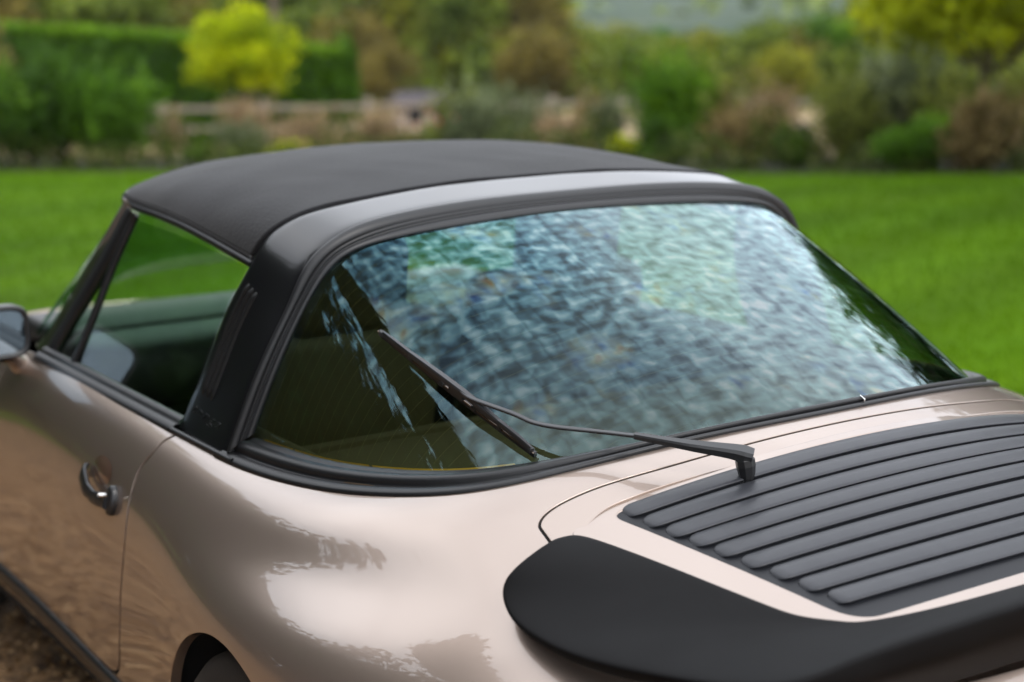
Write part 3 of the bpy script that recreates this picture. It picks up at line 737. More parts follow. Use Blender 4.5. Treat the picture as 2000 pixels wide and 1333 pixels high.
# ---------------------------------------------------------------- rear wiper
wiper = empty('rear_wiper'); wiper.parent = car
piv = np.array([-.267, -.463, .9405])
v, f = join([tube(np.array([piv+[0, 0, -.02], piv+[0, 0, .003]]), [.0135, .0135], 20)]); mesh_obj('pivot_collar', v, f, CHROME, wiper)
v, f = tube(np.array([piv+[0, 0, .002], piv+[0, 0, .006], piv+[0, 0, .012], piv+[-.002, 0, .024], piv+[-.003, .001, .033], piv+[-.004, .002, .037]]), [.010, .0115, .013, .015, .015, .011], 8)
mesh_obj('wiper_knuckle', v, f, PLASTIC, wiper, smooth=False)
def flat_bar(pts, w, h, up=(0, -.35, .94), n=8):
    """rounded flat section swept along pts: w across, h thick (arrays)"""
    P = np.asarray(pts, float); k = len(P); w = np.broadcast_to(np.asarray(w, float), (k,)); h = np.broadcast_to(np.asarray(h, float), (k,))
    T = unit(np.gradient(P, axis=0)); S_ = unit(np.cross(T, np.tile(np.array(up, float), (k, 1)))); N_ = np.cross(S_, T)
    sec = [(-1, -.7), (-1, .5), (-.75, 1), (.75, 1), (1, .5), (1, -.7)]
    V = np.stack([P+S_*(a*w/2)[:, None]+N_*(b*h/2)[:, None] for a, b in sec], 1).reshape(-1, 3)
    F = grid_faces(k, 6, True)+[tuple(range(5, -1, -1)), tuple((k-1)*6+j for j in range(6))]
    return V, F
ARM = np.array([(-.262, -.470, .978), (-.276, -.458, .983), (-.294, -.445, .9875), (-.3225, -.422, .9925), (-.351, -.393, .9975), (-.388, -.345, 1.004)])
arm_a = spl(ARM, np.linspace(0, 5, 40)); ww = np.interp(np.linspace(0, 1, 40), [0, .12, .3, .7, 1], [.024, .028, .024, .017, .011]); hh = np.interp(np.linspace(0, 1, 40), [0, .15, .4, 1], [.020, .021, .017, .009])
v, f = flat_bar(arm_a, ww, hh); mesh_obj('wiper_arm', v, f, PLASTIC, wiper, smooth=False)
def blade_pt(a, h):                              # a: 0 top end .. 1 bottom end of the blade
    t = np.interp(a, [0, .5, 1], [3.04, 2.66, 2.39]); v_ = np.interp(a, [0, .5, 1], [.382, .735, .982]); return on_glass(t, v_, h)
ROD = np.array([(-.380, -.355, 1.004), (-.388, -.345, 1.004), (-.422, -.285, 1.004), (-.455, -.243, 1.006), (-.479, -.205, 1.010), (-.495, -.170, 1.020), blade_pt(.62, .040), blade_pt(.54, .039), blade_pt(.47, .037)])
v, f = flat_bar(spl(ROD, np.linspace(0, 8, 60)), .0095, .0045); mesh_obj('wiper_rod', v, f, PLASTIC, wiper, smooth=False)
A_ = np.linspace(0, 1, 40)
def blade_line(a0, a1, h, n=24): return np.array([blade_pt(a, hq) for a, hq in zip(np.linspace(a0, a1, n), np.broadcast_to(h, (n,)))])
v, f = flat_bar(blade_line(0, 1, .006, 40), .006, .011); blade = mesh_obj('wiper_blade', v, f, RUBBER, wiper, smooth=False)
v, f = flat_bar(blade_line(0, 1, .0105, 40), .0062, .0022); mesh_obj('blade_backing', v, f, mat('steel_strip', (.16, .13, .11), rough=.25, metal=1), wiper, smooth=False)
def yoke(a0, a1, top, low, w, name):
    n = 30; a = np.linspace(0, 1, n); hcurve = low+(top-low)*np.sin(np.pi*a)**.7
    v, f = flat_bar(blade_line(a0, a1, hcurve, n), w*(.65+.35*np.sin(np.pi*a)), .0095); return mesh_obj(name, v, f, PLASTIC, wiper, smooth=False)
yoke(.04, .40, .025, .014, .009, 'blade_yoke'); yoke(.60, .97, .025, .014, .009, 'blade_yoke'); yoke(.20, .80, .037, .021, .0125, 'blade_bridge')
for a in (.03, .22, .40, .60, .78, .97):
    c = blade_pt(a, .011); c2 = blade_pt(a+.012, .011)
    d = c2-c; v, f = flat_bar(np.array([c-d, c+d]), .011, .009); mesh_obj('blade_claw', v, f, PLASTIC, wiper, smooth=False)
c = blade_pt(.5, .026); d = blade_pt(.55, .026)-c; v, f = flat_bar(np.array([c-d, c, c+d]), .014, .016); mesh_obj('blade_clip', v, f, PLASTIC, wiper, smooth=False)

# ---------------------------------------------------------------- side windows, pillars, mirror, handles, wheels, inside
def pl_x(z): return -.712+.375*(z-.868)
for sgn in (-1, 1):
    low = False
    GM = SIDEGLASS if not low else STRAINGLASS
    yb = np.linspace(.648, 1.255, 30); q = np.linspace(0, 1, 14); V = []; UVs = []
    for yq in yb:
        z1 = np.interp(yq, [.60, .78, .94, 1.145, 1.26], [1.168, 1.182, 1.190, 1.196, 1.19]) if not low else np.interp(yq, [.6, 1.26], [1.045, .985])
        for qq in q:
            z = .866+(z1-.866)*qq
            ymin = np.interp(z, [.87, 1.0, 1.10, 1.17], [.641, .618, .594, .56])+.003; ymax = np.interp(z, [.886, .991, 1.093, 1.2], [1.263, 1.223, 1.198, 1.15])
            yy_ = ymin+(ymax-ymin)*(yq-.648)/(1.255-.648)
            z1b = (np.interp(yy_, [.55, .78, .94, 1.145, 1.26], [1.168, 1.182, 1.190, 1.196, 1.19]) if not low else np.interp(yy_, [.6, 1.26], [1.045, .985])); z = .866+(z1b-.866)*qq
            V.append((-sgn*(pl_x(z)-.012-.010*math.sin(math.pi*qq))*-1 if False else sgn*-(pl_x(z)-.004*math.sin(math.pi*qq*.9)), yy_, z)); UVs.append((yy_, z))
    mesh_obj('door_window', V, grid_faces(30, 14), GM, car, uv=UVs)
    # quarter light ahead of the divider
    vq = [(sgn*-pl_x(z), y, z) for y, z in ((1.262, .868), (1.53, .868), (1.35, 1.10), (1.17, 1.2), (1.195, 1.09))]
    mesh_obj('quarter_light', vq, [(0, 1, 2, 3, 4)], SIDEGLASS, car, smooth=False)
    D = np.array([(1.268, .862), (1.226, .985), (1.201, 1.09), (1.158, 1.205)])
    D = spl(np.column_stack([[-pl_x(z)*sgn+sgn*.003 for z in D[:, 1]], D]), np.linspace(0, 3, 20))
    v, f = flat_bar(D, .020, .014, up=(sgn, 0, .37)); mesh_obj('window_divider', v, f, RUBBER, car)
    # windscreen pillar, painted outside with a black inner channel
    PO = [(1.60, .862), (1.53, .90), (1.452, 1.0), (1.385, 1.10), (1.33, 1.175), (1.288, 1.222), (1.262, 1.232)]
    PI = [(1.39, .862), (1.385, .895), (1.32, .985), (1.255, 1.07), (1.212, 1.14), (1.185, 1.197), (1.170, 1.205)]
    K = np.linspace(0, 6, 40)
    po = spl(np.column_stack([[-pl_x(z)*sgn for y, z in PO], np.array(PO)]), K); pi_ = spl(np.column_stack([[-pl_x(z)*sgn for y, z in PI], np.array(PI)]), K)
    nn = np.tile([sgn*.93, 0, .35], (40, 1))
    v, f = strip_sweep(po+[-sgn*.045, .035, .0], po*.45+pi_*.55, nn, [(0, -.01), (.25, .006), (.42, .012), (.58, .013), (.75, .009), (.92, .001), (1, -.01)])
    mesh_obj('windscreen_pillar', v, f, PAINT, car)
    v, f = strip_sweep(po*.45+pi_*.55, pi_, nn, [(0, -.004), (.05, .002), (.5, .004), (.95, .004), (1, -.012)]); mesh_obj('pillar_seal', v, f, RUBBER, car)
    vv, ff = box((-pl_x(1.226)*sgn-sgn*.012, 1.28, 1.2265), (.012, .022, .010), .003); mesh_obj('header_cap', vv, ff, CHROME, car)
    # mirror
    mc = np.array([sgn*.832, 1.46, .927])
    rr = []
    for dy, sx, sz, off in ((-.020, .070, .050, 0), (-.026, .074, .055, 0), (-.024, .080, .060, 0), (-.015, .082, .062, 0), (.02, .081, .060, .0), (.06, .068, .048, 0), (.085, .045, .030, 0), (.095, .012, .01, 0)):
        a = np.linspace(0, 2*np.pi, 40, endpoint=False); e = .45
        rr.append(np.column_stack([mc[0]+sx*np.sign(np.cos(a))*np.abs(np.cos(a))**e, np.full(40, mc[1]+dy), mc[2]+sz*np.sign(np.sin(a))*np.abs(np.sin(a))**e]))
    m_ = mesh_obj('door_mirror', np.concatenate(rr), grid_faces(8, 40, True)+[tuple(7*40+j for j in range(40))], PLASTIC, car)
    a = np.linspace(0, 2*np.pi, 40, endpoint=False); e = .45
    ring = np.column_stack([mc[0]+.0705*np.sign(np.cos(a))*np.abs(np.cos(a))**e, np.full(40, mc[1]-.018), mc[2]+.0505*np.sign(np.sin(a))*np.abs(np.sin(a))**e])
    mesh_obj('mirror_glass', ring, [tuple(range(40))], SILVER, m_, smooth=False)
    v, f = tube(np.array([(sgn*.800, 1.475, .872), (sgn*.778, 1.49, .852), (sgn*.757, 1.51, .835)]), [.022, .017, .024], 14); mesh_obj('mirror_foot', v, f, PAINT, m_)

# windscreen, rear-view mirror
Wt = [(0, 1.47, 1.268), (-.30, 1.44, 1.262), (-.50, 1.34, 1.235), (-.56, 1.29, 1.222)]; Wb = [(0, 1.98, .945), (-.36, 1.92, .935), (-.62, 1.72, .90), (-.69, 1.58, .88)]
tt = np.linspace(-3, 3, 40); a_, b_ = spl(Wt, tt, True), spl(Wb, tt, True); q = np.linspace(0, 1, 8)
mesh_obj('windscreen', (a_[:, None]+(b_-a_)[:, None]*q[None, :, None]).reshape(-1, 3), grid_faces(40, 8), SCREENGLASS, car)
v, f = tube(a_+[0, -.01, .006], .014, 8); mesh_obj('windscreen_header', v, f, RUBBER, car)
v, f = box((.02, 1.32, 1.17), (.22, .02, .06), .008); mesh_obj('interior_mirror', v, f, PLASTIC, car)

# handles on the doors
for sgn, d_ in ((-1, doors[0]), (1, doors[1])):
    def sp(s, w, h=0): return BODY([s*-sgn], [w])[0]+BODY.normal([s*-sgn], [w])[0]*h
    # dished cup behind the lever, its brown reflection painted into the colour
    c = np.array([7.70, 3.02]); V = []; nr = 7
    for i in range(nr+1):
        for a in np.linspace(0, 2*np.pi, 28, endpoint=False):
            q_ = i/nr; V.append(sp(c[0]+q_*.052*math.cos(a)/.33, c[1]+q_*.0245*math.sin(a)/.066, .0015 if i == nr else .004*(1-q_*q_)+.0015))
    V = np.array(V); mesh_obj('handle_cup', V, grid_faces(nr+1, 28, True), CARPET if False else mat('handle_cup_reflection_paint', (.20, .12, .085), rough=.3, metal=.6, coat=1), d_)
    # lever
    ks = np.linspace(0, 1, 26); path = np.array([sp(s, w, h) for s, w, h in zip(np.interp(ks, [0, .15, .4, .7, 1], [7.95, 7.90, 7.79, 7.62, 7.46]), np.interp(ks, [0, .15, .4, .65, 1], [3.30, 3.42, 3.64, 3.70, 3.60]), np.interp(ks, [0, .1, .35, .75, 1], [.007, .013, .017, .016, .011]))])
    v, f = flat_bar(path, np.interp(ks, [0, .2, .6, 1], [.034, .034, .026, .032]), np.interp(ks, [0, .2, .7, 1], [.014, .014, .013, .018]), up=(sgn, 0, .25))
    hnd = mesh_obj('handle', v, f, PLASTIC, d_); hnd.modifiers.new('s', 'SUBSURF').levels = 1
    # rear escutcheon and button
    e = sp(7.44, 3.55, 0); n_ = BODY.normal([7.44*-sgn], [3.55])[0]
    a = np.linspace(0, 2*np.pi, 24, endpoint=False)
    tz = unit(np.cross(n_, [0, 1, 0])); ty = np.cross(tz, n_); V = []
    for h_, k_ in ((0, 1.0), (.008, 1.0), (.012, .9), (.013, .6), (.013, 0.02)): V.append(e+n_*h_+(np.cos(a)[:, None]*ty*.020+np.sin(a)[:, None]*tz*.030)*k_)
    mesh_obj('handle_rose', np.concatenate(V), grid_faces(5, 24, True), PLASTIC, d_)
    b0 = sp(7.47, 3.45, .024)
    v, f = tube(np.array([b0-n_*.012, b0+n_*.004, b0+n_*.006]), [.0038, .0038, .0025], 18); mesh_obj('push_button', v, f, CHROME, d_)

# wheels
def lathe(prof, n=64, axis_y=0):
    a = np.linspace(0, 2*np.pi, n, endpoint=False)
    V = np.concatenate([np.column_stack([np.full(n, x), r*np.cos(a), r*np.sin(a)]) for x, r in prof]); return V, grid_faces(len(prof), n, True)
TP = [(-.10, .20), (-.108, .24), (-.11, .275), (-.102, .300), (-.088, .312), (-.07, .3155), (-.048, .3165), (-.046, .311), (-.040, .311), (-.038, .317), (-.004, .3175), (-.002, .311), (.004, .311), (.006, .3175), (.038, .317), (.040, .311), (.046, .311), (.048, .3165), (.07, .3155), (.088, .312), (.102, .300), (.11, .275), (.108, .24), (.10, .20)]
RP = [(-.10, .203), (-.105, .21), (-.095, .195), (-.05, .185), (-.06, .12), (-.075, .07), (-.08, .03), (-.08, .001)]
w0 = None
for x, y, s_ in ((-.775, .03, 1), (.775, .03, -1), (-.72, 2.30, 1), (.72, 2.30, -1)):
    if w0 is None:
        w0 = empty('wheel', (x, y, .315)); w0.parent = car
        v, f = lathe(TP, 72); ty = mesh_obj('tyre', v, f, TYRE, w0)
        v, f = lathe(RP, 72); ri = mesh_obj('rim', v, f, RIM, w0)
        v, f = lathe([(.1, .2), (.0, .19), (.0, .001)], 40); di = mesh_obj('wheel_back', v, f, DARK, w0)
    else:
        w = w0.copy(); col.objects.link(w); w.location = (x, y, .315); w.rotation_euler = (0, 0, 0 if s_ > 0 else math.pi)
        for ch in (ty, ri, di): c = ch.copy(); col.objects.link(c); c.parent = w

# inside of the cabin
v, f = join([box((0, .1, .83), (1.26, .62, .02)), box((0, .40, .62), (1.3, .03, .46))]); mesh_obj('parcel_shelf', v, f, CARPET, car, smooth=False)
for sgn in (-1, 1):
    v, f = join([box((sgn*.66, .25, .845), (.05, .62, .10), .02)]); mesh_obj('rear_side_trim', v, f, CARPET, car)
    v, f = box((sgn*.69, 1.08, .58), (.035, .92, .55), .012); mesh_obj('door_trim', v, f, INTERIOR, car)
    st = empty('seat', (sgn*.36, 1.18 if sgn > 0 else .93, .30)); st.parent = car
    v, f = box((0, .12, .12), (.48, .50, .16), .05); mesh_obj('seat_cushion', v, f, SEAT, st)
    v, f = box((0, -.19, .44), (.48, .12, .60), .05, Matrix.Rotation(.22, 3, 'X')); mesh_obj('seat_back', v, f, SEAT, st)
    v, f = box((0, -.29, .80), (.27, .09, .20), .035, Matrix.Rotation(.15, 3, 'X')); mesh_obj('headrest', v, f, SEAT, st)
v, f = join([box((0, 1.50, .80), (1.30, .30, .16), .05), box((0, 1.70, .86), (1.30, .30, .06), .02)]); mesh_obj('dashboard', v, f, INTERIOR, car)
v, f = box((0, .85, .33), (.24, 1.1, .2), .03); mesh_obj('centre_tunnel', v, f, INTERIOR, car)
# ---------------------------------------------------------------- the garden: ground, drive, lawn
DIR = np.array([math.sin(YAW), math.cos(YAW)])   # the garden falls away along the view of the valley
def ground_z(x, y):
    q = (x-EYE[0])*DIR[0]+(y-EYE[1])*DIR[1]
    s = np.asarray(q, float)-5.0
    near = -.052*(np.log1p(np.exp(np.clip(s, -30, 30)/1.2))*1.2+np.clip(s-30, 0, None))*1.0
    near = np.where(s > 30, -.052*s, near)
    far = -.052*s-.00*s
    z = near
    b = np.clip((q-170)/200, 0, 1); b = b*b*(3-2*b)
    hill = -9.0-3*np.clip((q-170)/200, 0, 1)+np.clip(q-420, 0, None)*.020+np.clip(q-900, 0, None)*.075
    return z*(1-b)+np.where(q > 170, hill, 0)*b
def at(px, D, dz=0.):
    """ground point at bearing of column px (photo columns, 0..2000) and distance D from the camera"""
    az = YAW+math.atan((px-1000)/3276.8)
    x, y = EYE[0]+D*math.sin(az), EYE[1]+D*math.cos(az)
    return np.array([x, y, float(ground_z(np.array(x), np.array(y)))+dz])

def ground_mat():
    m = bpy.data.materials.new('land'); m.use_nodes = True
    t = m.node_tree; b = t.nodes['Principled BSDF']; N = t.nodes.new; L = t.links.new
    c = N('ShaderNodeTexCoord')
    n1 = N('ShaderNodeTexNoise'); n1.inputs['Scale'].default_value = .012; n1.inputs['Detail'].default_value = 8
    r = N('ShaderNodeValToRGB'); e = r.color_ramp
    e.elements[0].position = .40; e.elements[0].color = (.022, .042, .022, 1)
    e.elements[1].position = .60; e.elements[1].color = (.060, .078, .040, 1)
    k = e.elements.new(.5); k.color = (.036, .060, .028, 1)
    L(c.outputs['Object'], n1.inputs['Vector']); L(n1.outputs['Fac'], r.inputs['Fac']); L(r.outputs['Color'], b.inputs['Base Color'])
    b.inputs['Roughness'].default_value = .95; b.inputs['Specular IOR Level'].default_value = .1
    return m
def sheet(name, pts_q, pts_r, m, lift=0.):
    """piece of terrain: q along the fall, r across it"""
    V = [];
    for q in pts_q:
        for r in pts_r:
            x, y = EYE[0]+q*DIR[0]+r*DIR[1], EYE[1]+q*DIR[1]-r*DIR[0]; V.append((x, y, float(ground_z(np.array(x), np.array(y)))+lift))
    return mesh_obj(name, V, [f[::-1] for f in grid_faces(len(pts_q), len(pts_r))], m)
qs = np.concatenate([[-220, -120, -60, -30], np.arange(-14, 60, 2.), np.arange(60, 400, 12), np.arange(400, 1700, 50)])
rs = np.concatenate([[-1200, -900, -500, -300, -180, -110], np.arange(-70, 71, 5.), [110, 180, 300, 500, 900, 1200]])
g = sheet('ground', qs, rs, ground_mat()); tag(g, kind='structure')

LAWN = bpy.data.materials.new('mown_lawn'); LAWN.use_nodes = True
_t = LAWN.node_tree; _b = _t.nodes['Principled BSDF']
_c = _t.nodes.new('ShaderNodeTexCoord'); _n = _t.nodes.new('ShaderNodeTexNoise'); _n.inputs['Scale'].default_value = .28; _n.inputs['Detail'].default_value = 7
_n2 = _t.nodes.new('ShaderNodeTexNoise'); _n2.inputs['Scale'].default_value = 2.4; _n2.inputs['Detail'].default_value = 5
_a = _t.nodes.new('ShaderNodeMath'); _a.operation = 'MULTIPLY_ADD'; _a.inputs[1].default_value = .55
_m = _t.nodes.new('ShaderNodeMath'); _m.operation = 'MULTIPLY'; _m.inputs[1].default_value = .45
_r = _t.nodes.new('ShaderNodeValToRGB')
_r.color_ramp.elements[0].position = .36; _r.color_ramp.elements[0].color = (.052, .122, .001, 1)
_r.color_ramp.elements[1].position = .64; _r.color_ramp.elements[1].color = (.080, .160, .001, 1)
for a_, b_ in ((_c.outputs['Object'], _n.inputs['Vector']), (_c.outputs['Object'], _n2.inputs['Vector']), (_n2.outputs['Fac'], _m.inputs[0]), (_n.outputs['Fac'], _a.inputs[0]),
               (_m.outputs[0], _a.inputs[2]), (_a.outputs[0], _r.inputs['Fac']), (_r.outputs['Color'], _b.inputs['Base Color'])): _t.links.new(a_, b_)
_w = _t.nodes.new('ShaderNodeTexWave'); _w.inputs['Scale'].default_value = .22; _w.inputs['Distortion'].default_value = 1.2; _w.inputs['Detail'].default_value = 2
_mp = _t.nodes.new('ShaderNodeMapping'); _mp.inputs['Rotation'].default_value = (0, 0, math.radians(62)); _t.links.new(_c.outputs['Object'], _mp.inputs['Vector']); _t.links.new(_mp.outputs[0], _w.inputs['Vector'])
_mw = _t.nodes.new('ShaderNodeMixRGB'); _mw.blend_type = 'MULTIPLY'; _mw.inputs['Fac'].default_value = .30
_t.links.new(_r.outputs['Color'], _mw.inputs['Color1']); _t.links.new(_w.outputs['Color'], _mw.inputs['Color2']); _t.links.new(_mw.outputs['Color'], _b.inputs['Base Color'])
_b.inputs['Roughness'].default_value = .8; _b.inputs['Specular IOR Level'].default_value = .02

DRIVE = mat('brown_gravel_bed', (.060, .029, .011), rough=.9, noise=(20, (.37, .215, .098), .36, .66), bump=(60, .9, .012))
V = [];
xs_, ys_ = np.arange(-9, 9.1, .6), np.arange(-14, 9.1, .6)
def lawn_line(x): return 2.13-.80*(x-3.45)         # y of the edge of the lawn
for x in xs_:
    for y in ys_: V.append((x, y, float(ground_z(np.array(x), np.array(y)))+.004))
fs = [f for f in grid_faces(len(xs_), len(ys_)) if all(V[i][1] < lawn_line(V[i][0])+.0+.9 for i in f)]
Vc = np.array(V); drv = mesh_obj('driveway', Vc, fs, DRIVE); tag(drv, kind='structure')
# lawn from the stone edging to the border
V = []; us = np.linspace(-40, 40, 81); ws = np.concatenate([np.linspace(0, 8, 17), np.linspace(8.5, 44, 40)])
e0 = np.array([3.45, 2.13]); ed = unit(np.array([1., -.80])); en = np.array([-ed[1], ed[0]])
def lawn_w(u): return 44
for u in us:
    for w in ws:
        x, y = e0+ed*u+en*w; V.append((x, y, float(ground_z(np.array(x), np.array(y)))+.012))
V = np.array(V)
P0, P1 = at(-400, 33.0), at(2400, 25.0); bl = unit((P1-P0)[:2]); bn = np.array([-bl[1], bl[0]])
side_ = lambda p: (p[:2]-P0[:2])@bn
fs = [f for f in grid_faces(len(us), len(ws)) if all(side_(V[i]) < 0.6 for i in f)]
lw = mesh_obj('lawn', V, fs, LAWN); tag(lw, kind='structure')
SOIL = mat('border_soil', (.014, .010, .006), rough=.95, noise=(6, (.028, .022, .012), .35, .7))  # darkened so the shade under the shrubs sits in its colour
V = []
for a in np.linspace(-20, 60, 60):
    for w in np.linspace(-.2, 5.2, 8):
        p = P0[:2]+bl*a+bn*w; V.append((p[0], p[1], float(ground_z(np.array(p[0]), np.array(p[1])))+.02))
s_ = mesh_obj('border_bed', V, grid_faces(60, 8), SOIL); tag(s_, kind='structure')
FIELD = mat('dry_grass_field', (.235, .155, .062), rough=.95, noise=(.35, (.12, .115, .04), .45, .72))
V = []
for a in np.linspace(-45, 85, 60):
    for w in np.linspace(5, 62, 30):
        p = P0[:2]+bl*a+bn*w; V.append((p[0], p[1], float(ground_z(np.array(p[0]), np.array(p[1])))+.03))
s_ = mesh_obj('field', V, grid_faces(60, 30), FIELD); tag(s_, kind='structure')

# mown grass blades over the nearer lawn
def grass(nb):
    D = 5+30*rng.random(nb)**1.3; az = YAW+np.radians(rng.uniform(-36, 34, nb))
    x, y = EYE[0]+D*np.sin(az), EYE[1]+D*np.cos(az)
    w = (np.stack([x, y], 1)-e0)@en; sd_ = (np.stack([x, y], 1)-P0[:2])@bn; k = (w > .1) & (sd_ < .4); x, y = x[k], y[k]; n = len(x)
    h = rng.uniform(.022, .050, n)*(1+.5*(D[k] > 14)); wd = .0022+.0011*np.maximum(D[k]/5, 1); a = rng.uniform(0, 2*np.pi, n); lean = rng.normal(0, .022, (n, 2)); z = ground_z(x, y)+.01
    b0 = np.stack([x-np.cos(a)*wd, y-np.sin(a)*wd, z], 1); b1 = np.stack([x+np.cos(a)*wd, y+np.sin(a)*wd, z], 1); t = np.stack([x+lean[:, 0], y+lean[:, 1], z+h], 1)
    V = np.stack([b0, b1, t], 1).reshape(-1, 3); return fast_mesh('grass', V, np.arange(3*n).reshape(-1, 3), leaf_mat('grass_blades', (.036, .095, .001), (.105, .205, .001), transl=.3), np.repeat(np.clip(.62+.22*np.sin((x*.47+y*.88)*1.35+.6*np.sin(x*.5))+.18*np.sin(x*.31+1.7)*np.sin(y*.23)+.16*rng.normal(size=n), 0, 1), 3))
tag(link(bpy.data.objects.new('grass', grass(250000))), kind='stuff')

# gravel stones lying on the drive beside and behind the car
bm = bmesh.new(); bmesh.ops.create_icosphere(bm, subdivisions=1, radius=1); base_v = np.array([v.co[:] for v in bm.verts]); base_f = np.array([[v.index for v in f.verts] for f in bm.faces]); bm.free()
n = 26000
x = np.concatenate([rng.uniform(-3.2, -.55, n*3//4), rng.uniform(-3.2, 1.6, n//4)]); y = np.concatenate([rng.uniform(-1.2, 4.4, n*3//4), rng.uniform(-4.5, -.8, n//4)])
sc = rng.uniform(.004, .011, n)[:, None]*rng.uniform(.6, 1.3, (n, 3)); ang = rng.uniform(0, 6.28, n)
vv = base_v[None]*(1+rng.normal(0, .13, (n, len(base_v), 1)))*sc[:, None]
ca, sa = np.cos(ang)[:, None], np.sin(ang)[:, None]; vv = np.stack([vv[..., 0]*ca-vv[..., 1]*sa, vv[..., 0]*sa+vv[..., 1]*ca, vv[..., 2]*.75], -1)
vv += np.stack([x, y, ground_z(x, y)+.006], 1)[:, None]
ff = (base_f[None]+(np.arange(n)*len(base_v))[:, None, None]).reshape(-1, 3)
STONE = leaf_mat('gravel_stones', (.070, .036, .015), (.55, .37, .20), (.24, .14, .065), rough=.7, transl=0)
tag(link(bpy.data.objects.new('gravel', fast_mesh('gravel', vv.reshape(-1, 3), ff, STONE, np.repeat(rng.random(n), len(base_v))))), kind='stuff')

# stone and brick edging between drive and lawn: every piece its own
edging = tag(empty('lawn_edging', (*e0, 0)), 'row of pale stone and orange brick setts edging the lawn beside the drive', 'edging')
SETT = [mat('sett_stone', (.30, .26, .21), rough=.85, noise=(20, (.42, .37, .30), .3, .7), bump=(60, .4, .004)), mat('sett_brick', (.38, .17, .07), rough=.9, noise=(25, (.28, .12, .05), .3, .7), bump=(60, .4, .004))]
bv, bf = box((0, 0, 0), (.205, .10, .07), .008); mset = []
for m_ in SETT: o = mesh_obj('sett', bv, bf, m_); mset.append(o.data); bpy.data.objects.remove(o)
for i in range(64):
    u = (i-22)*.215; p = e0+ed*u-en*.06; o = link(bpy.data.objects.new('sett', mset[(0, 1, 0, 0, 1, 1)[i % 6]]), edging)
    o.location = (p[0]-e0[0], p[1]-e0[1], float(ground_z(np.array(p[0]), np.array(p[1])))+.012+random.uniform(-.006, .006)); o.rotation_euler = (random.uniform(-.03, .03), random.uniform(-.03, .03), math.atan2(ed[1], ed[0])+random.uniform(-.03, .03))

# ---------------------------------------------------------------- plants
def leaves(C, size, aspect=.5, up=0.):
    """one small bent-free quad per centre, random attitude"""
    n = len(C); a = rng.normal(size=(n, 3)); a[:, 2] += up; a = unit(a); b = unit(np.cross(a, rng.normal(size=(n, 3))))
    s = (np.broadcast_to(size, (n,))*rng.uniform(.7, 1.3, n))[:, None]
    V = np.stack([C-a*s, C+b*s*aspect, C+a*s, C-b*s*aspect], 1).reshape(-1, 3); return V, np.arange(4*n).reshape(-1, 4)
def clump_cloud(n, rad, k=26, fill=.55, squash=1.0, seed=0, top=.0):
    """points in k overlapping sub-clumps spread through an ellipsoid: uneven outline, gaps between clumps"""
    r = np.random.default_rng(seed)
    d = unit(r.normal(size=(k, 3))); rr = r.random(k)**.5; cc = d*(rr*(1-fill*.5))[:, None]; cs = fill*r.uniform(.55, 1.1, k)
    i = r.integers(0, k, n); q = unit(r.normal(size=(n, 3)))*(r.random(n)**.42)[:, None]
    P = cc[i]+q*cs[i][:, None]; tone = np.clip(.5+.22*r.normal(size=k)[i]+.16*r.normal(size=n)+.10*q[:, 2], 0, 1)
    return P*np.asarray(rad), tone
def trunk_mesh(h, r0, limbs, spread, seed, lean=0.):
    r = np.random.default_rng(seed); parts = []
    z = np.linspace(0, h, 8); P = np.column_stack([lean*z+.04*h*np.sin(z*1.3+seed)*.3, .03*h*np.sin(z*1.7+seed*2)*.3, z]); parts.append(tube(P, r0*(1-.6*z/h), 9))
    for k in range(limbs):
        a = r.uniform(0, 6.28); z0 = r.uniform(.45, .95)*h; L = spread*r.uniform(.6, 1.); s = np.linspace(0, 1, 6)
        b = np.array([np.interp(z0, z, P[:, 0]), np.interp(z0, z, P[:, 1]), z0])
        Q = b+np.column_stack([np.cos(a)*L*s, np.sin(a)*L*s, L*(.55*s+.35*s*s)]); parts.append(tube(Q, r0*.45*(1-.8*s), 6))
    return join(parts)
BARK = mat('bark', (.07, .05, .035), rough=.95, noise=(14, (.13, .10, .075), .35, .7), bump=(20, .6, .02))

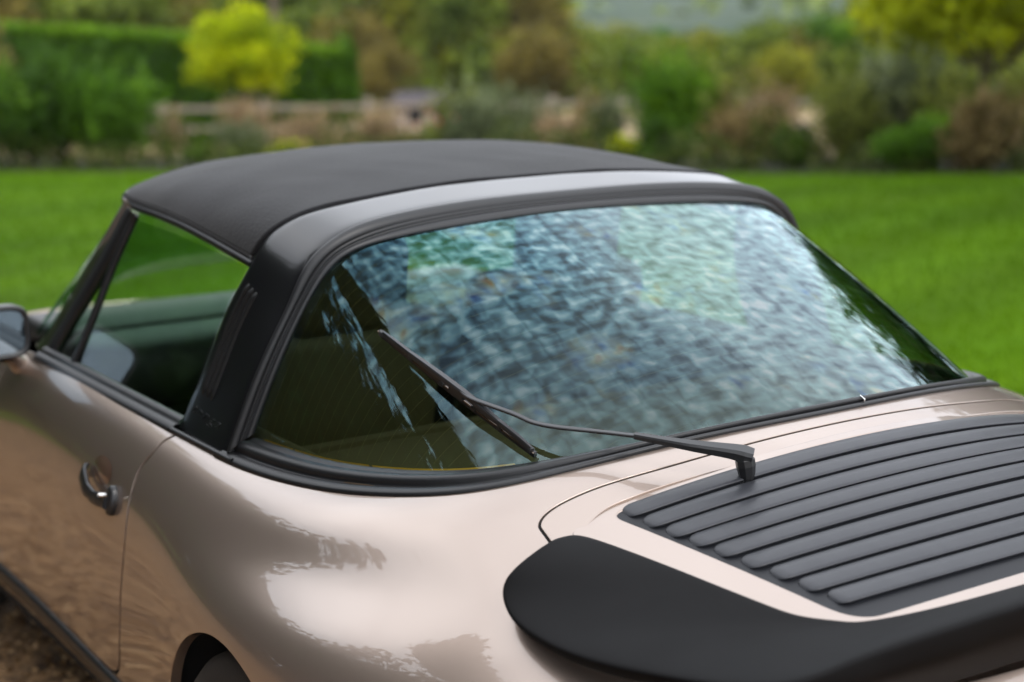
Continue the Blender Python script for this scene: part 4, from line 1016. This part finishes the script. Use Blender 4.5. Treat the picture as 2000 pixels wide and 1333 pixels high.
def plant(name, cat, label, p, rad, n, size, m, zc=None, stem=True, seed=0, k=26, fill=.55, aspect=.5, group=None, spikes=0, trunk=None, crownname='foliage'):
    """thing with foliage and a stem; p: ground point; rad: half extents"""
    rad = np.asarray(rad, float); zc = rad[2]*.95 if zc is None else zc
    root = tag(empty(name, p), label, cat, group)
    C, tone = clump_cloud(n, rad, k, fill, seed=seed); C = C+[0, 0, zc]
    C[:, 2] = np.maximum(C[:, 2], .03+.1*rng.random(len(C)))
    V, F = leaves(C, size, aspect); T = np.repeat(tone, 4)
    if spikes:
        r = np.random.default_rng(seed+5); a = r.uniform(0, 6.28, spikes); b = np.column_stack([np.cos(a), np.sin(a)])*r.random(spikes)[:, None]**.5*rad[:2]*.8
        hh = zc+rad[2]*r.uniform(.5, 1.25, spikes); pts = []
        for (bx, by), h_ in zip(b, hh):
            q = np.linspace(.35, 1, 16); pts.append(np.column_stack([bx*(1+.35*q), by*(1+.35*q), h_*q])+r.normal(0, .03, (16, 3)))
        pts = np.concatenate(pts); V2, F2 = leaves(pts, size*.9, aspect, 1.2); F = np.concatenate([F, F2+len(V)]); V = np.concatenate([V, V2]); T = np.concatenate([T, np.repeat(np.clip(.62+.2*r.normal(size=len(pts)), 0, 1), 4)])
    link(bpy.data.objects.new(crownname, fast_mesh(crownname, V, F, m, T)), root)
    if trunk: v, f = trunk_mesh(*trunk, seed); mesh_obj('trunk', v, f, BARK, root)
    elif stem:
        r = np.random.default_rng(seed); parts = []
        for q in range(5):
            a = r.uniform(0, 6.28); s = np.linspace(0, 1, 5); parts.append(tube(np.column_stack([np.cos(a)*rad[0]*.5*s, np.sin(a)*rad[1]*.5*s, zc*1.2*s]), .02*(1-.7*s)+.004, 5))
        v, f = join(parts); mesh_obj('stem', v, f, BARK, root)
    return root

LM = dict(
 dark=leaf_mat('dark_shrub_leaf', (.014, .038, .002), (.095, .19, .010), (.038, .09, .006)),
 cover=leaf_mat('cover_leaf', (.018, .034, .004), (.18, .20, .035), (.07, .095, .014)),
 belt=leaf_mat('belt_leaf', (.008, .022, .005), (.040, .090, .018), (.018, .045, .010)),
 bright=leaf_mat('bright_shrub_leaf', (.026, .072, .002), (.15, .29, .012), (.066, .15, .006)),
 gold=leaf_mat('golden_leaf', (.11, .18, .001), (.68, .72, .006), (.42, .50, .003), transl=.4),
 hedge=leaf_mat('hedge_leaf', (.016, .052, .002), (.17, .32, .008), (.058, .14, .004)),
 olive=leaf_mat('olive_leaf', (.055, .072, .010), (.25, .27, .045), (.13, .155, .026)),
 tan=leaf_mat('tan_grass', (.13, .085, .04), (.46, .34, .19), (.29, .20, .105)),
 rust=leaf_mat('rust_leaf', (.085, .058, .018), (.31, .23, .09), (.18, .13, .05)),
 grey=leaf_mat('greygreen_leaf', (.045, .060, .025), (.22, .25, .13), (.12, .145, .065)),
 lime=leaf_mat('lime_leaf', (.12, .165, .002), (.62, .66, .010), (.40, .45, .005), transl=.35),
 wood=leaf_mat('wood_leaf', (.045, .072, .008), (.20, .26, .026), (.105, .145, .015)),
 woodyel=leaf_mat('wood_leaf_yellow', (.085, .10, .006), (.34, .34, .022), (.20, .21, .013)),
 woodrust=leaf_mat('wood_leaf_rust', (.075, .062, .012), (.25, .20, .04), (.145, .118, .024)),
 pink=leaf_mat('pink_petal', (.45, .08, .08), (.75, .25, .22), (.6, .15, .14)),
)

# left: big loose shrubs and the clipped hedge behind them
plant('shrub', 'shrub', 'large dark green arching shrub filling the left edge of the photo above the lawn', at(60, 31.5), (1.75, 1.3, 1.12), 5200, .085, LM['dark'], seed=1, spikes=26)
plant('shrub', 'shrub', 'loose mid green leafy shrub with wispy shoots, left of the golden tree', at(235, 31.0), (1.05, 1.0, .92), 3600, .075, LM['bright'], seed=2, spikes=30)
plant('shrub', 'shrub', 'reddish brown tall shrub at the top left corner beside the hedge', at(-25, 37), (.75, .75, 1.9), 1500, .09, LM['rust'], seed=3)
def hedge():
    root = tag(empty('clipped_hedge', at(330, 44)), 'long tall clipped green hedge with a flat bright top behind the golden tree', 'hedge')
    A_, B_ = at(-120, 44), at(700, 44); d = (B_-A_)[:2]; Lh = np.linalg.norm(d); d = d/Lh; nn_ = np.array([-d[1], d[0]]); n = 26000
    s = rng.random(n)*Lh; H = 3.05-.75*(s/Lh)**1.5; w = rng.uniform(-.75, .75, n); z = rng.random(n)*H
    face = rng.integers(0, 4, n); w = np.where(face < 2, -.75+rng.exponential(.06, n), np.where(face == 2, .75, w)); z = np.where(face == 3, H-rng.exponential(.06, n), z)
    end = rng.random(n) < .06; s = np.where(end, Lh-rng.exponential(.06, n), s)
    rr = np.clip((s-(Lh-.55))/.55, 0, 1); z = z*(1-.30*rr**3)
    x, y = A_[0]+d[0]*s+nn_[0]*w, A_[1]+d[1]*s+nn_[1]*w
    C = np.stack([x, y, ground_z(x, y)+z], 1)+rng.normal(0, .05, (n, 3))-np.array(root.location)
    tone = np.clip(.42+.14*rng.normal(size=n)+.38*(z > H-.16)+.08*np.sin(s*2.1), 0, 1)  # top leaves toned lighter, daylight on the flat top painted in
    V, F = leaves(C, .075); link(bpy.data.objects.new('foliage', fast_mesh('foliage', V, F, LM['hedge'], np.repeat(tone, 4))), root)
    V = []; 
    for q in np.linspace(0, Lh, 30):
        for w_, z_ in ((-.6, 0), (-.6, 3.05), (.6, 3.05), (.6, 0)):
            x, y = A_[:2]+d*q*.985+nn_*w_; V.append(np.array([x, y, float(ground_z(np.array(x), np.array(y)))+z_*(1-.27*q/Lh)*.93])-np.array(root.location))
    mesh_obj('branches', V, grid_faces(30, 4)+[(119, 118, 117, 116)], mat('hedge_inside', (.012, .03, .006), rough=1), root)
hedge()
plant('golden_tree', 'tree', 'small round tree with bright yellow green leaves in front of the clipped hedge', at(487, 36), (1.30, 1.25, 1.05), 7500, .070, LM['gold'], zc=2.12, seed=5, k=90, fill=.33, trunk=(1.7, .07, 6, .8), crownname='crown', spikes=0)
plant('ornamental_grass', 'plant', 'pale straw coloured feathery grass under the golden tree', at(490, 34.2), (.62, .5, .62), 900, .09, LM['tan'], seed=6, aspect=.18, spikes=22)
# border along the far edge of the lawn
def shrub(label, px, D, wpx, hpx, m, seed, n=1800, size=.06, name='border_shrub', cat='shrub', **k):
    w = wpx/3276.8*D/2; h = hpx/3276.8*D/2
    return plant(name, cat, label, at(px, D), (w, w*.8, h), n, size, LM[m], seed=seed, **k)
shrub('tan seed-headed perennial beside the left end of the rail fence', 340, 31.0, 70, 110, 'tan', 11, 700, .07, aspect=.2, spikes=14, name='perennial', cat='plant')
shrub('small bright green rounded bush at the lawn edge left of the roof', 395, 30.6, 75, 60, 'bright', 12, 900, .05)
shrub('grey green grassy clump in front of the rail fence, nearest the golden tree', 470, 30.6, 120, 95, 'grey', 13, 1300, .07, aspect=.22, spikes=18, name='perennial', cat='plant')
shrub('low yellow green clump just left of the black roof', 575, 30.2, 120, 55, 'lime', 14, 900, .055)
shrub('low straw coloured grass patch before the middle fence post', 660, 30.0, 150, 62, 'tan', 15, 1100, .08, aspect=.18, spikes=20, name='ornamental_grass', cat='plant')
shrub('rusty low perennial clump above the middle of the roof', 800, 29.6, 150, 70, 'rust', 16, 1000, .06, name='perennial', cat='plant')
fl = plant('pink_rose', 'plant', 'small rose bush with pink blooms above the black roof near the shed', at(848, 29.4), (.26, .26, .42), 500, .05, LM['olive'], seed=17)
C = np.random.default_rng(3).normal(0, [.14, .14, .10], (13, 3))+[0, 0, .80]; V, F = leaves(C, .042, .9); link(bpy.data.objects.new('blossom', fast_mesh('blossom', V, F, LM['pink'], rng.random(4*13))), fl)
shrub('beige and green feathery bush behind the middle of the car roof', 950, 29.2, 190, 165, 'grey', 18, 2600, .06, spikes=26)
shrub('low tan and pink perennials right of the feathery bush', 1105, 28.8, 170, 110, 'tan', 19, 1500, .06, aspect=.3, spikes=16, name='perennial', cat='plant')
shrub('grey plumed perennial left of the tall green shrub', 1190, 28.9, 90, 150, 'grey', 20, 1100, .055, spikes=14, name='perennial', cat='plant')
shrub('small yellow leaved bush at the foot of the tall green shrub', 1225, 28.0, 75, 70, 'lime', 21, 900, .05)
shrub('tall dark green bushy shrub standing above the right end of the roof', 1315, 28.2, 200, 225, 'bright', 22, 4200, .06, spikes=34)
shrub('deep green lower bush in front of the tall shrub', 1300, 27.4, 130, 110, 'dark', 23, 1600, .055)
shrub('wide orange brown grassy clump beside the right fence post', 1465, 27.4, 200, 140, 'rust', 24, 2300, .065, aspect=.3, spikes=30, name='perennial', cat='plant')
shrub('straw topped grass clump behind the orange brown clump', 1510, 28.6, 150, 165, 'tan', 25, 1300, .07, aspect=.2, spikes=20, name='ornamental_grass', cat='plant')
shrub('olive green bush with yellow tips right of the orange clump', 1650, 26.8, 180, 190, 'olive', 26, 3000, .055, spikes=24)
shrub('low bright green leafy bush at the lawn edge on the right', 1790, 25.6, 190, 115, 'bright', 27, 2400, .055)
shrub('grey green tall shrub under the large right tree', 1760, 27.8, 240, 235, 'grey', 28, 3600, .06, spikes=20)
shrub('brown faded bush at the far right edge above the lawn', 1930, 25.4, 190, 165, 'rust', 29, 2400, .06, spikes=22)
shrub('dark brown green bush behind the faded bush at the right edge', 1990, 27.2, 200, 200, 'olive', 30, 2400, .06)
shrub('dark low bush at the lawn edge between the orange clump and the olive bush', 1560, 26.6, 120, 95, 'dark', 31, 1400, .055)

shrub('feathery straw grass standing before the fence just left of the pink rose', 745, 30.4, 110, 120, 'tan', 32, 900, .08, aspect=.18, spikes=26, name='ornamental_grass', cat='plant')
shrub('sage green bush between the pink rose and the feathery bush', 895, 30.2, 120, 150, 'olive', 33, 1500, .06, spikes=16)
shrub('soft straw and green grass clump right of the low tan perennials', 1040, 30.0, 130, 140, 'grey', 34, 1300, .07, aspect=.25, spikes=22, name='ornamental_grass', cat='plant')
shrub('dull pink flowering perennial above the right end of the roof', 1160, 29.4, 110, 150, 'rust', 35, 900, .06, aspect=.3, spikes=20, name='perennial', cat='plant')
shrub('tall wispy green and tan shrub behind the tall green shrub', 1400, 29.8, 170, 200, 'olive', 36, 2200, .06, spikes=30)
shrub('straw coloured wispy clump under the fence between the two left posts', 610, 31.2, 170, 110, 'tan', 37, 900, .08, aspect=.18, spikes=26, name='ornamental_grass', cat='plant')
shrub('olive bush with tan tips behind the low bright bush on the right', 1860, 27.4, 190, 200, 'olive', 38, 2400, .06, spikes=24)
shrub('green bush at the foot of the leafy tree behind the olive bush', 1700, 29.4, 180, 230, 'wood', 39, 2400, .06, spikes=20)
# leafy ground cover that closes the front of the border
n = 24000; a = rng.uniform(-8, 46, n); w = rng.uniform(.1, 1.9, n); hh = .55+.25*np.sin(a*1.9)+.22*np.sin(a*4.3+1)+.12*np.sin(a*9.1)
q = P0[:2]+bl*a[:, None]+bn*w[:, None]; C = np.column_stack([q, ground_z(q[:, 0], q[:, 1])+rng.random(n)*hh])
V, F = leaves(C, .055); tag(link(bpy.data.objects.new('ground_cover', fast_mesh('ground_cover', V, F, LM['cover'], np.repeat(np.clip(.4+.25*rng.normal(size=n), 0, 1), 4)))), kind='stuff')

# right: tree with yellow green leaves
plant('leafy_tree', 'tree', 'large spreading tree with yellow green leaves at the top right corner', at(1925, 30.5), (2.75, 2.4, 2.3), 22000, .088, LM['lime'], zc=3.45, seed=40, k=44, fill=.40, trunk=(2.6, .17, 9, 1.9), crownname='crown')

# post and rail fence
FENCE = mat('weathered_oak', (.19, .155, .12), rough=.9, noise=(9, (.30, .25, .20), .3, .7), bump=(40, .3, .004))
fence = tag(empty('rail_fence', at(900, 34)), 'weathered grey post and rail fence between the flower border and the dry field', 'fence')
fo = np.array(fence.location); posts = [at(px, D) for px, D in zip(np.linspace(230, 2120, 13), np.linspace(35.5, 31.0, 13))]
posts = [at(px, D) for px, D in ((130, 36), (330, 35.6), (527, 35.2), (728, 34.8), (905, 34.4), (1085, 34.0), (1265, 33.6), (1447, 33.2), (1630, 32.8), (1815, 32.4), (2000, 32), (2190, 31.6))]
for i, p in enumerate(posts):
    v, f = box((0, 0, .56), (.13, .13, 1.16), .015); o = mesh_obj('post', v, f, FENCE, fence); o.location = p-fo; o.rotation_euler = (0, 0, random.uniform(-.2, .2))
    if i+1 < len(posts):
        q = posts[i+1]
        for h in (.98, .55):
            a, b = p+[0, 0, h+random.uniform(-.02, .02)]-fo, q+[0, 0, h+random.uniform(-.02, .02)]-fo
            v, f = flat_bar(np.array([a, (a+b)/2+[0, 0, -.01], b]), .05, .11, up=(0, 0, 1)); mesh_obj('rail', v, f, FENCE, fence, smooth=False)

# field shed with a dark roof, utility pole
sp_ = at(838, 62, -.25); shed = tag(empty('field_shed', sp_, -.35), 'low pale walled field shed with a dark pitched roof in front of the wood', 'shed')
v, f = box((0, 0, .95), (3.0, 2.4, 1.9), .0); mesh_obj('wall', v, f, mat('pale_boards', (.40, .33, .28), rough=.9, noise=(3, (.5, .43, .37), .3, .7)), shed, smooth=False)
V = np.array([(-1.9, -1.6, 1.72), (1.9, -1.6, 1.72), (1.55, 0, 2.75), (-1.55, 0, 2.75), (-1.9, 1.6, 1.72), (1.9, 1.6, 1.72), (-1.9, -1.6, 1.62), (1.9, -1.6, 1.62), (-1.9, 1.6, 1.62), (1.9, 1.6, 1.62)])
mesh_obj('roof', V, [(0, 1, 2, 3), (3, 2, 5, 4), (0, 3, 4), (1, 5, 2), (6, 7, 1, 0), (4, 5, 9, 8), (6, 0, 4, 8), (7, 9, 5, 1), (6, 8, 9, 7)], mat('slate_roof', (.045, .036, .04), rough=.8), shed, smooth=False)
for x in (-.75, .75): v, f = box((x, -1.22, 1.05), (.7, .06, 1.1)); mesh_obj('opening_shade', v, f, DARK, shed, smooth=False)  # dark slabs on the solid wall, painted shade for openings
shed.scale = (.68, .68, .52)
pp = at(553, 58); pole = tag(empty('utility_pole', pp), 'grey wooden pole rising behind the golden tree at the top of the photo', 'pole')
v, f = tube(np.array([(0, 0, 0), (0, 0, 4), (0, 0, 7.5)]), [.15, .13, .11], 10); mesh_obj('pole_shaft', v, f, BARK, pole)
v, f = box((0, 0, 7.1), (1.3, .1, .12)); mesh_obj('crossarm', v, f, FENCE, pole, smooth=False)

# the wood across the field: individual trees of a few kinds
protos = []
for k, (m_, lab) in enumerate((('wood', 'dark olive green broadleaf tree in the mixed wood beyond the dry field'), ('woodyel', 'yellowing green broadleaf tree in the mixed wood beyond the dry field'), ('woodrust', 'rust tinged broadleaf tree in the mixed wood beyond the dry field'), ('hedge', 'fresh green broadleaf tree in the mixed wood beyond the dry field'))):
    C, tone = clump_cloud(2600, (3.2, 3.2, 3.4), 30, .46, seed=60+k); V, F = leaves(C+[0, 0, 4.3], .26); cm = fast_mesh('crown', V, F, LM[m_], np.repeat(tone, 4))
    v, f = trunk_mesh(4.2, .28, 6, 2.2, 60+k); o = mesh_obj('trunk', v, f, BARK); tm = o.data; bpy.data.objects.remove(o); protos.append((cm, tm, lab))
def wood_tree(px, D, s, k, sz=1.):
    root = tag(empty('woodland_tree', at(px, D, -.1), random.uniform(0, 6.28)), protos[k][2], 'tree', 'trees of the wood beyond the field, '+protos[k][2].split(' broadleaf')[0]); root.scale = (s, s, s*sz)
    link(bpy.data.objects.new('crown', protos[k][0]), root); link(bpy.data.objects.new('trunk', protos[k][1]), root)
rw = random.Random(4)
for i in range(30):                                # back row on the left, tall
    wood_tree(330+i*24+rw.uniform(-10, 10), rw.uniform(95, 150), rw.uniform(1.05, 1.45), rw.choice((0, 0, 1, 1, 2, 0)))
wl = [(700, 84, .95, 2), (760, 78, .62, 2), (640, 90, 1.1, 0), (830, 104, 1.1, 1), (905, 96, .95, 1), (965, 100, .95, 0), (1010, 92, .8, 2), (1060, 98, .95, 1), (1110, 104, 1.0, 1), (1165, 96, .85, 0), (1215, 108, .95, 1), (1262, 100, .85, 0), (1300, 110, .85, 3), (1345, 98, .8, 1), (1392, 104, .85, 1), (1440, 100, .85, 0), (1480, 96, .85, 0), (1525, 100, .95, 0), (1570, 94, .95, 0), (1610, 90, .85, 3), (1660, 92, 1.0, 0), (1720, 96, 1.1, 0), (1790, 92, 1.1, 0), (1860, 95, 1.1, 0), (1930, 96, 1.2, 1), (2000, 92, 1.2, 0), (1000, 125, 1.15, 1), (1090, 130, 1.1, 1), (1180, 128, 1.0, 0), (1450, 125, .95, 0), (1540, 128, 1.05, 0), (935, 118, 1.2, 1), (240, 80, 1.2, 0), (150, 85, 1.25, 1), (60, 84, 1.3, 0), (-30, 80, 1.3, 2), (300, 92, 1.35, 2)]
wl += [(rw.uniform(880, 1650), rw.uniform(74, 92), rw.uniform(.55, .85), rw.choice((0, 1, 1, 2, 0))) for _ in range(16)]
for px, D, s, k in wl:
    wood_tree(px, D, s*.86, k, .86)
# hedgerow thicket that closes the gaps under the wood
Cc = []
for i in range(9000):
    px = rw.uniform(-150, 2150); D = rw.uniform(82, 112); p = at(px, D); Cc.append(p+[0, 0, rw.random()**1.5*3.0])
V, F = leaves(np.array(Cc), .30); tag(link(bpy.data.objects.new('undergrowth', fast_mesh('undergrowth', V, F, LM['wood'], np.repeat(rng.random(len(Cc)), 4)))), kind='stuff')
# far hillside woods as one mass
q = rng.random((9000, 2)); Q = 520+q[:, 0]*900; Rr = -520+q[:, 1]*1300
x, y = EYE[0]+Q*DIR[0]+Rr*DIR[1], EYE[1]+Q*DIR[1]-Rr*DIR[0]; band = (np.sin(Q*.021+Rr*.004)+.6*np.sin(Rr*.017+Q*.006)) > .35
C = np.stack([x, y, ground_z(x, y)+rng.random(9000)*7], 1)[band]
V, F = leaves(C, 4.2, .8); tag(link(bpy.data.objects.new('hillside_wood', fast_mesh('hillside_wood', V, F, LM['wood'], np.repeat(rng.random(len(C)), 4)))), kind='stuff')

# tall trees beside and behind the drive (only their reflections show)
C = []; T = []; tr = []
for i, (x, y, h, r) in enumerate(((-1.7, 10.8, 6.0, 2.1), (-4.6, 8.6, 5.2, 2.5), (-5.6, 5.0, 6.9, 2.6), (-6.0, 1.4, 6.1, 2.6), (-6.6, -2.2, 7.5, 2.6), (-3.6, 13.6, 7.5, 2.6), (-8.8, 3.5, 8.8, 3.0), (-8, 8.5, 9.4, 3), (-9.2, -5.5, 8, 2.6),
                              (13.9, 6.5, 9.6, 2.5), (17.2, 10.3, 9.5, 2.2), (13.5, 3.6, 8.0, 2.4), (17.5, 3.0, 8.8, 3.0), (20, 9.0, 8.5, 3.0), (12.5, 1.2, 6.0, 2.2), (21.5, -2.0, 9, 3.2))):
    P, tone = clump_cloud(3800, (r, r, h*.42), 34, .40, seed=90+i); C.append(P+[x, y, h*.56+float(ground_z(np.array(x), np.array(y)))]); T.append(tone); v, f = trunk_mesh(h*.6, .22, 8, r*.8, 90+i); tr.append((v+[x, y, float(ground_z(np.array(x), np.array(y)))], f))
# unseen overhanging leaf clumps, added to streak the sky reflected in the glass
r_ = np.random.default_rng(77)
for i in range(260):
    az, el, d = math.radians(r_.uniform(-72, -32)), math.radians(r_.choice([49.5, 50.5, 54.5, 55.5])+r_.normal(0, .5)), r_.uniform(6.2, 8.2)
    c = np.array([-.7+d*math.sin(az)*math.cos(el)*1.2, 0+d*math.cos(az)*math.cos(el)*1.2, .95+d*math.sin(el)*1.2])
    P = c+r_.normal(0, 1, (26, 3))*[.26, .26, .09]; C.append(P); T.append(np.clip(.4+.2*r_.normal(size=26), 0, 1))
# leaf wall added out of view to block low sky under the crowns
n = 16000; a = rng.uniform(math.radians(-100), math.radians(8), n); d = 8.6+2.2*np.sin(a*5)*.4+rng.uniform(0, 1.6, n); xw, yw = -.8+d*np.sin(a), .6+d*np.cos(a)
C.append(np.stack([xw, yw, ground_z(xw, yw)+rng.random(n)*4.6], 1)); T.append(np.clip(.4+.2*rng.normal(size=n), 0, 1))
V, F = leaves(np.concatenate(C), .20); tag(link(bpy.data.objects.new('tree_belt', fast_mesh('tree_belt', V, F, LM['belt'], np.repeat(np.concatenate(T), 4)))), kind='stuff')
v, f = join(tr); tag(mesh_obj('tree_belt_trunks', v, f, BARK), kind='stuff')

# thin autumn air over the valley
hb = bpy.data.materials.new('haze'); hb.use_nodes = True; _h = hb.node_tree; _h.nodes.clear()
_pv = _h.nodes.new('ShaderNodeVolumePrincipled'); _pv.inputs['Color'].default_value = (.78, .86, 1, 1); _pv.inputs['Density'].default_value = .00012; _pv.inputs['Anisotropy'].default_value = .2
_ho = _h.nodes.new('ShaderNodeOutputMaterial'); _h.links.new(_pv.outputs[0], _ho.inputs['Volume'])
hv_, hf_ = box((600, 800, 45), (4200, 4200, 150)); tag(mesh_obj('haze', hv_, hf_, hb, smooth=False), kind='stuff')
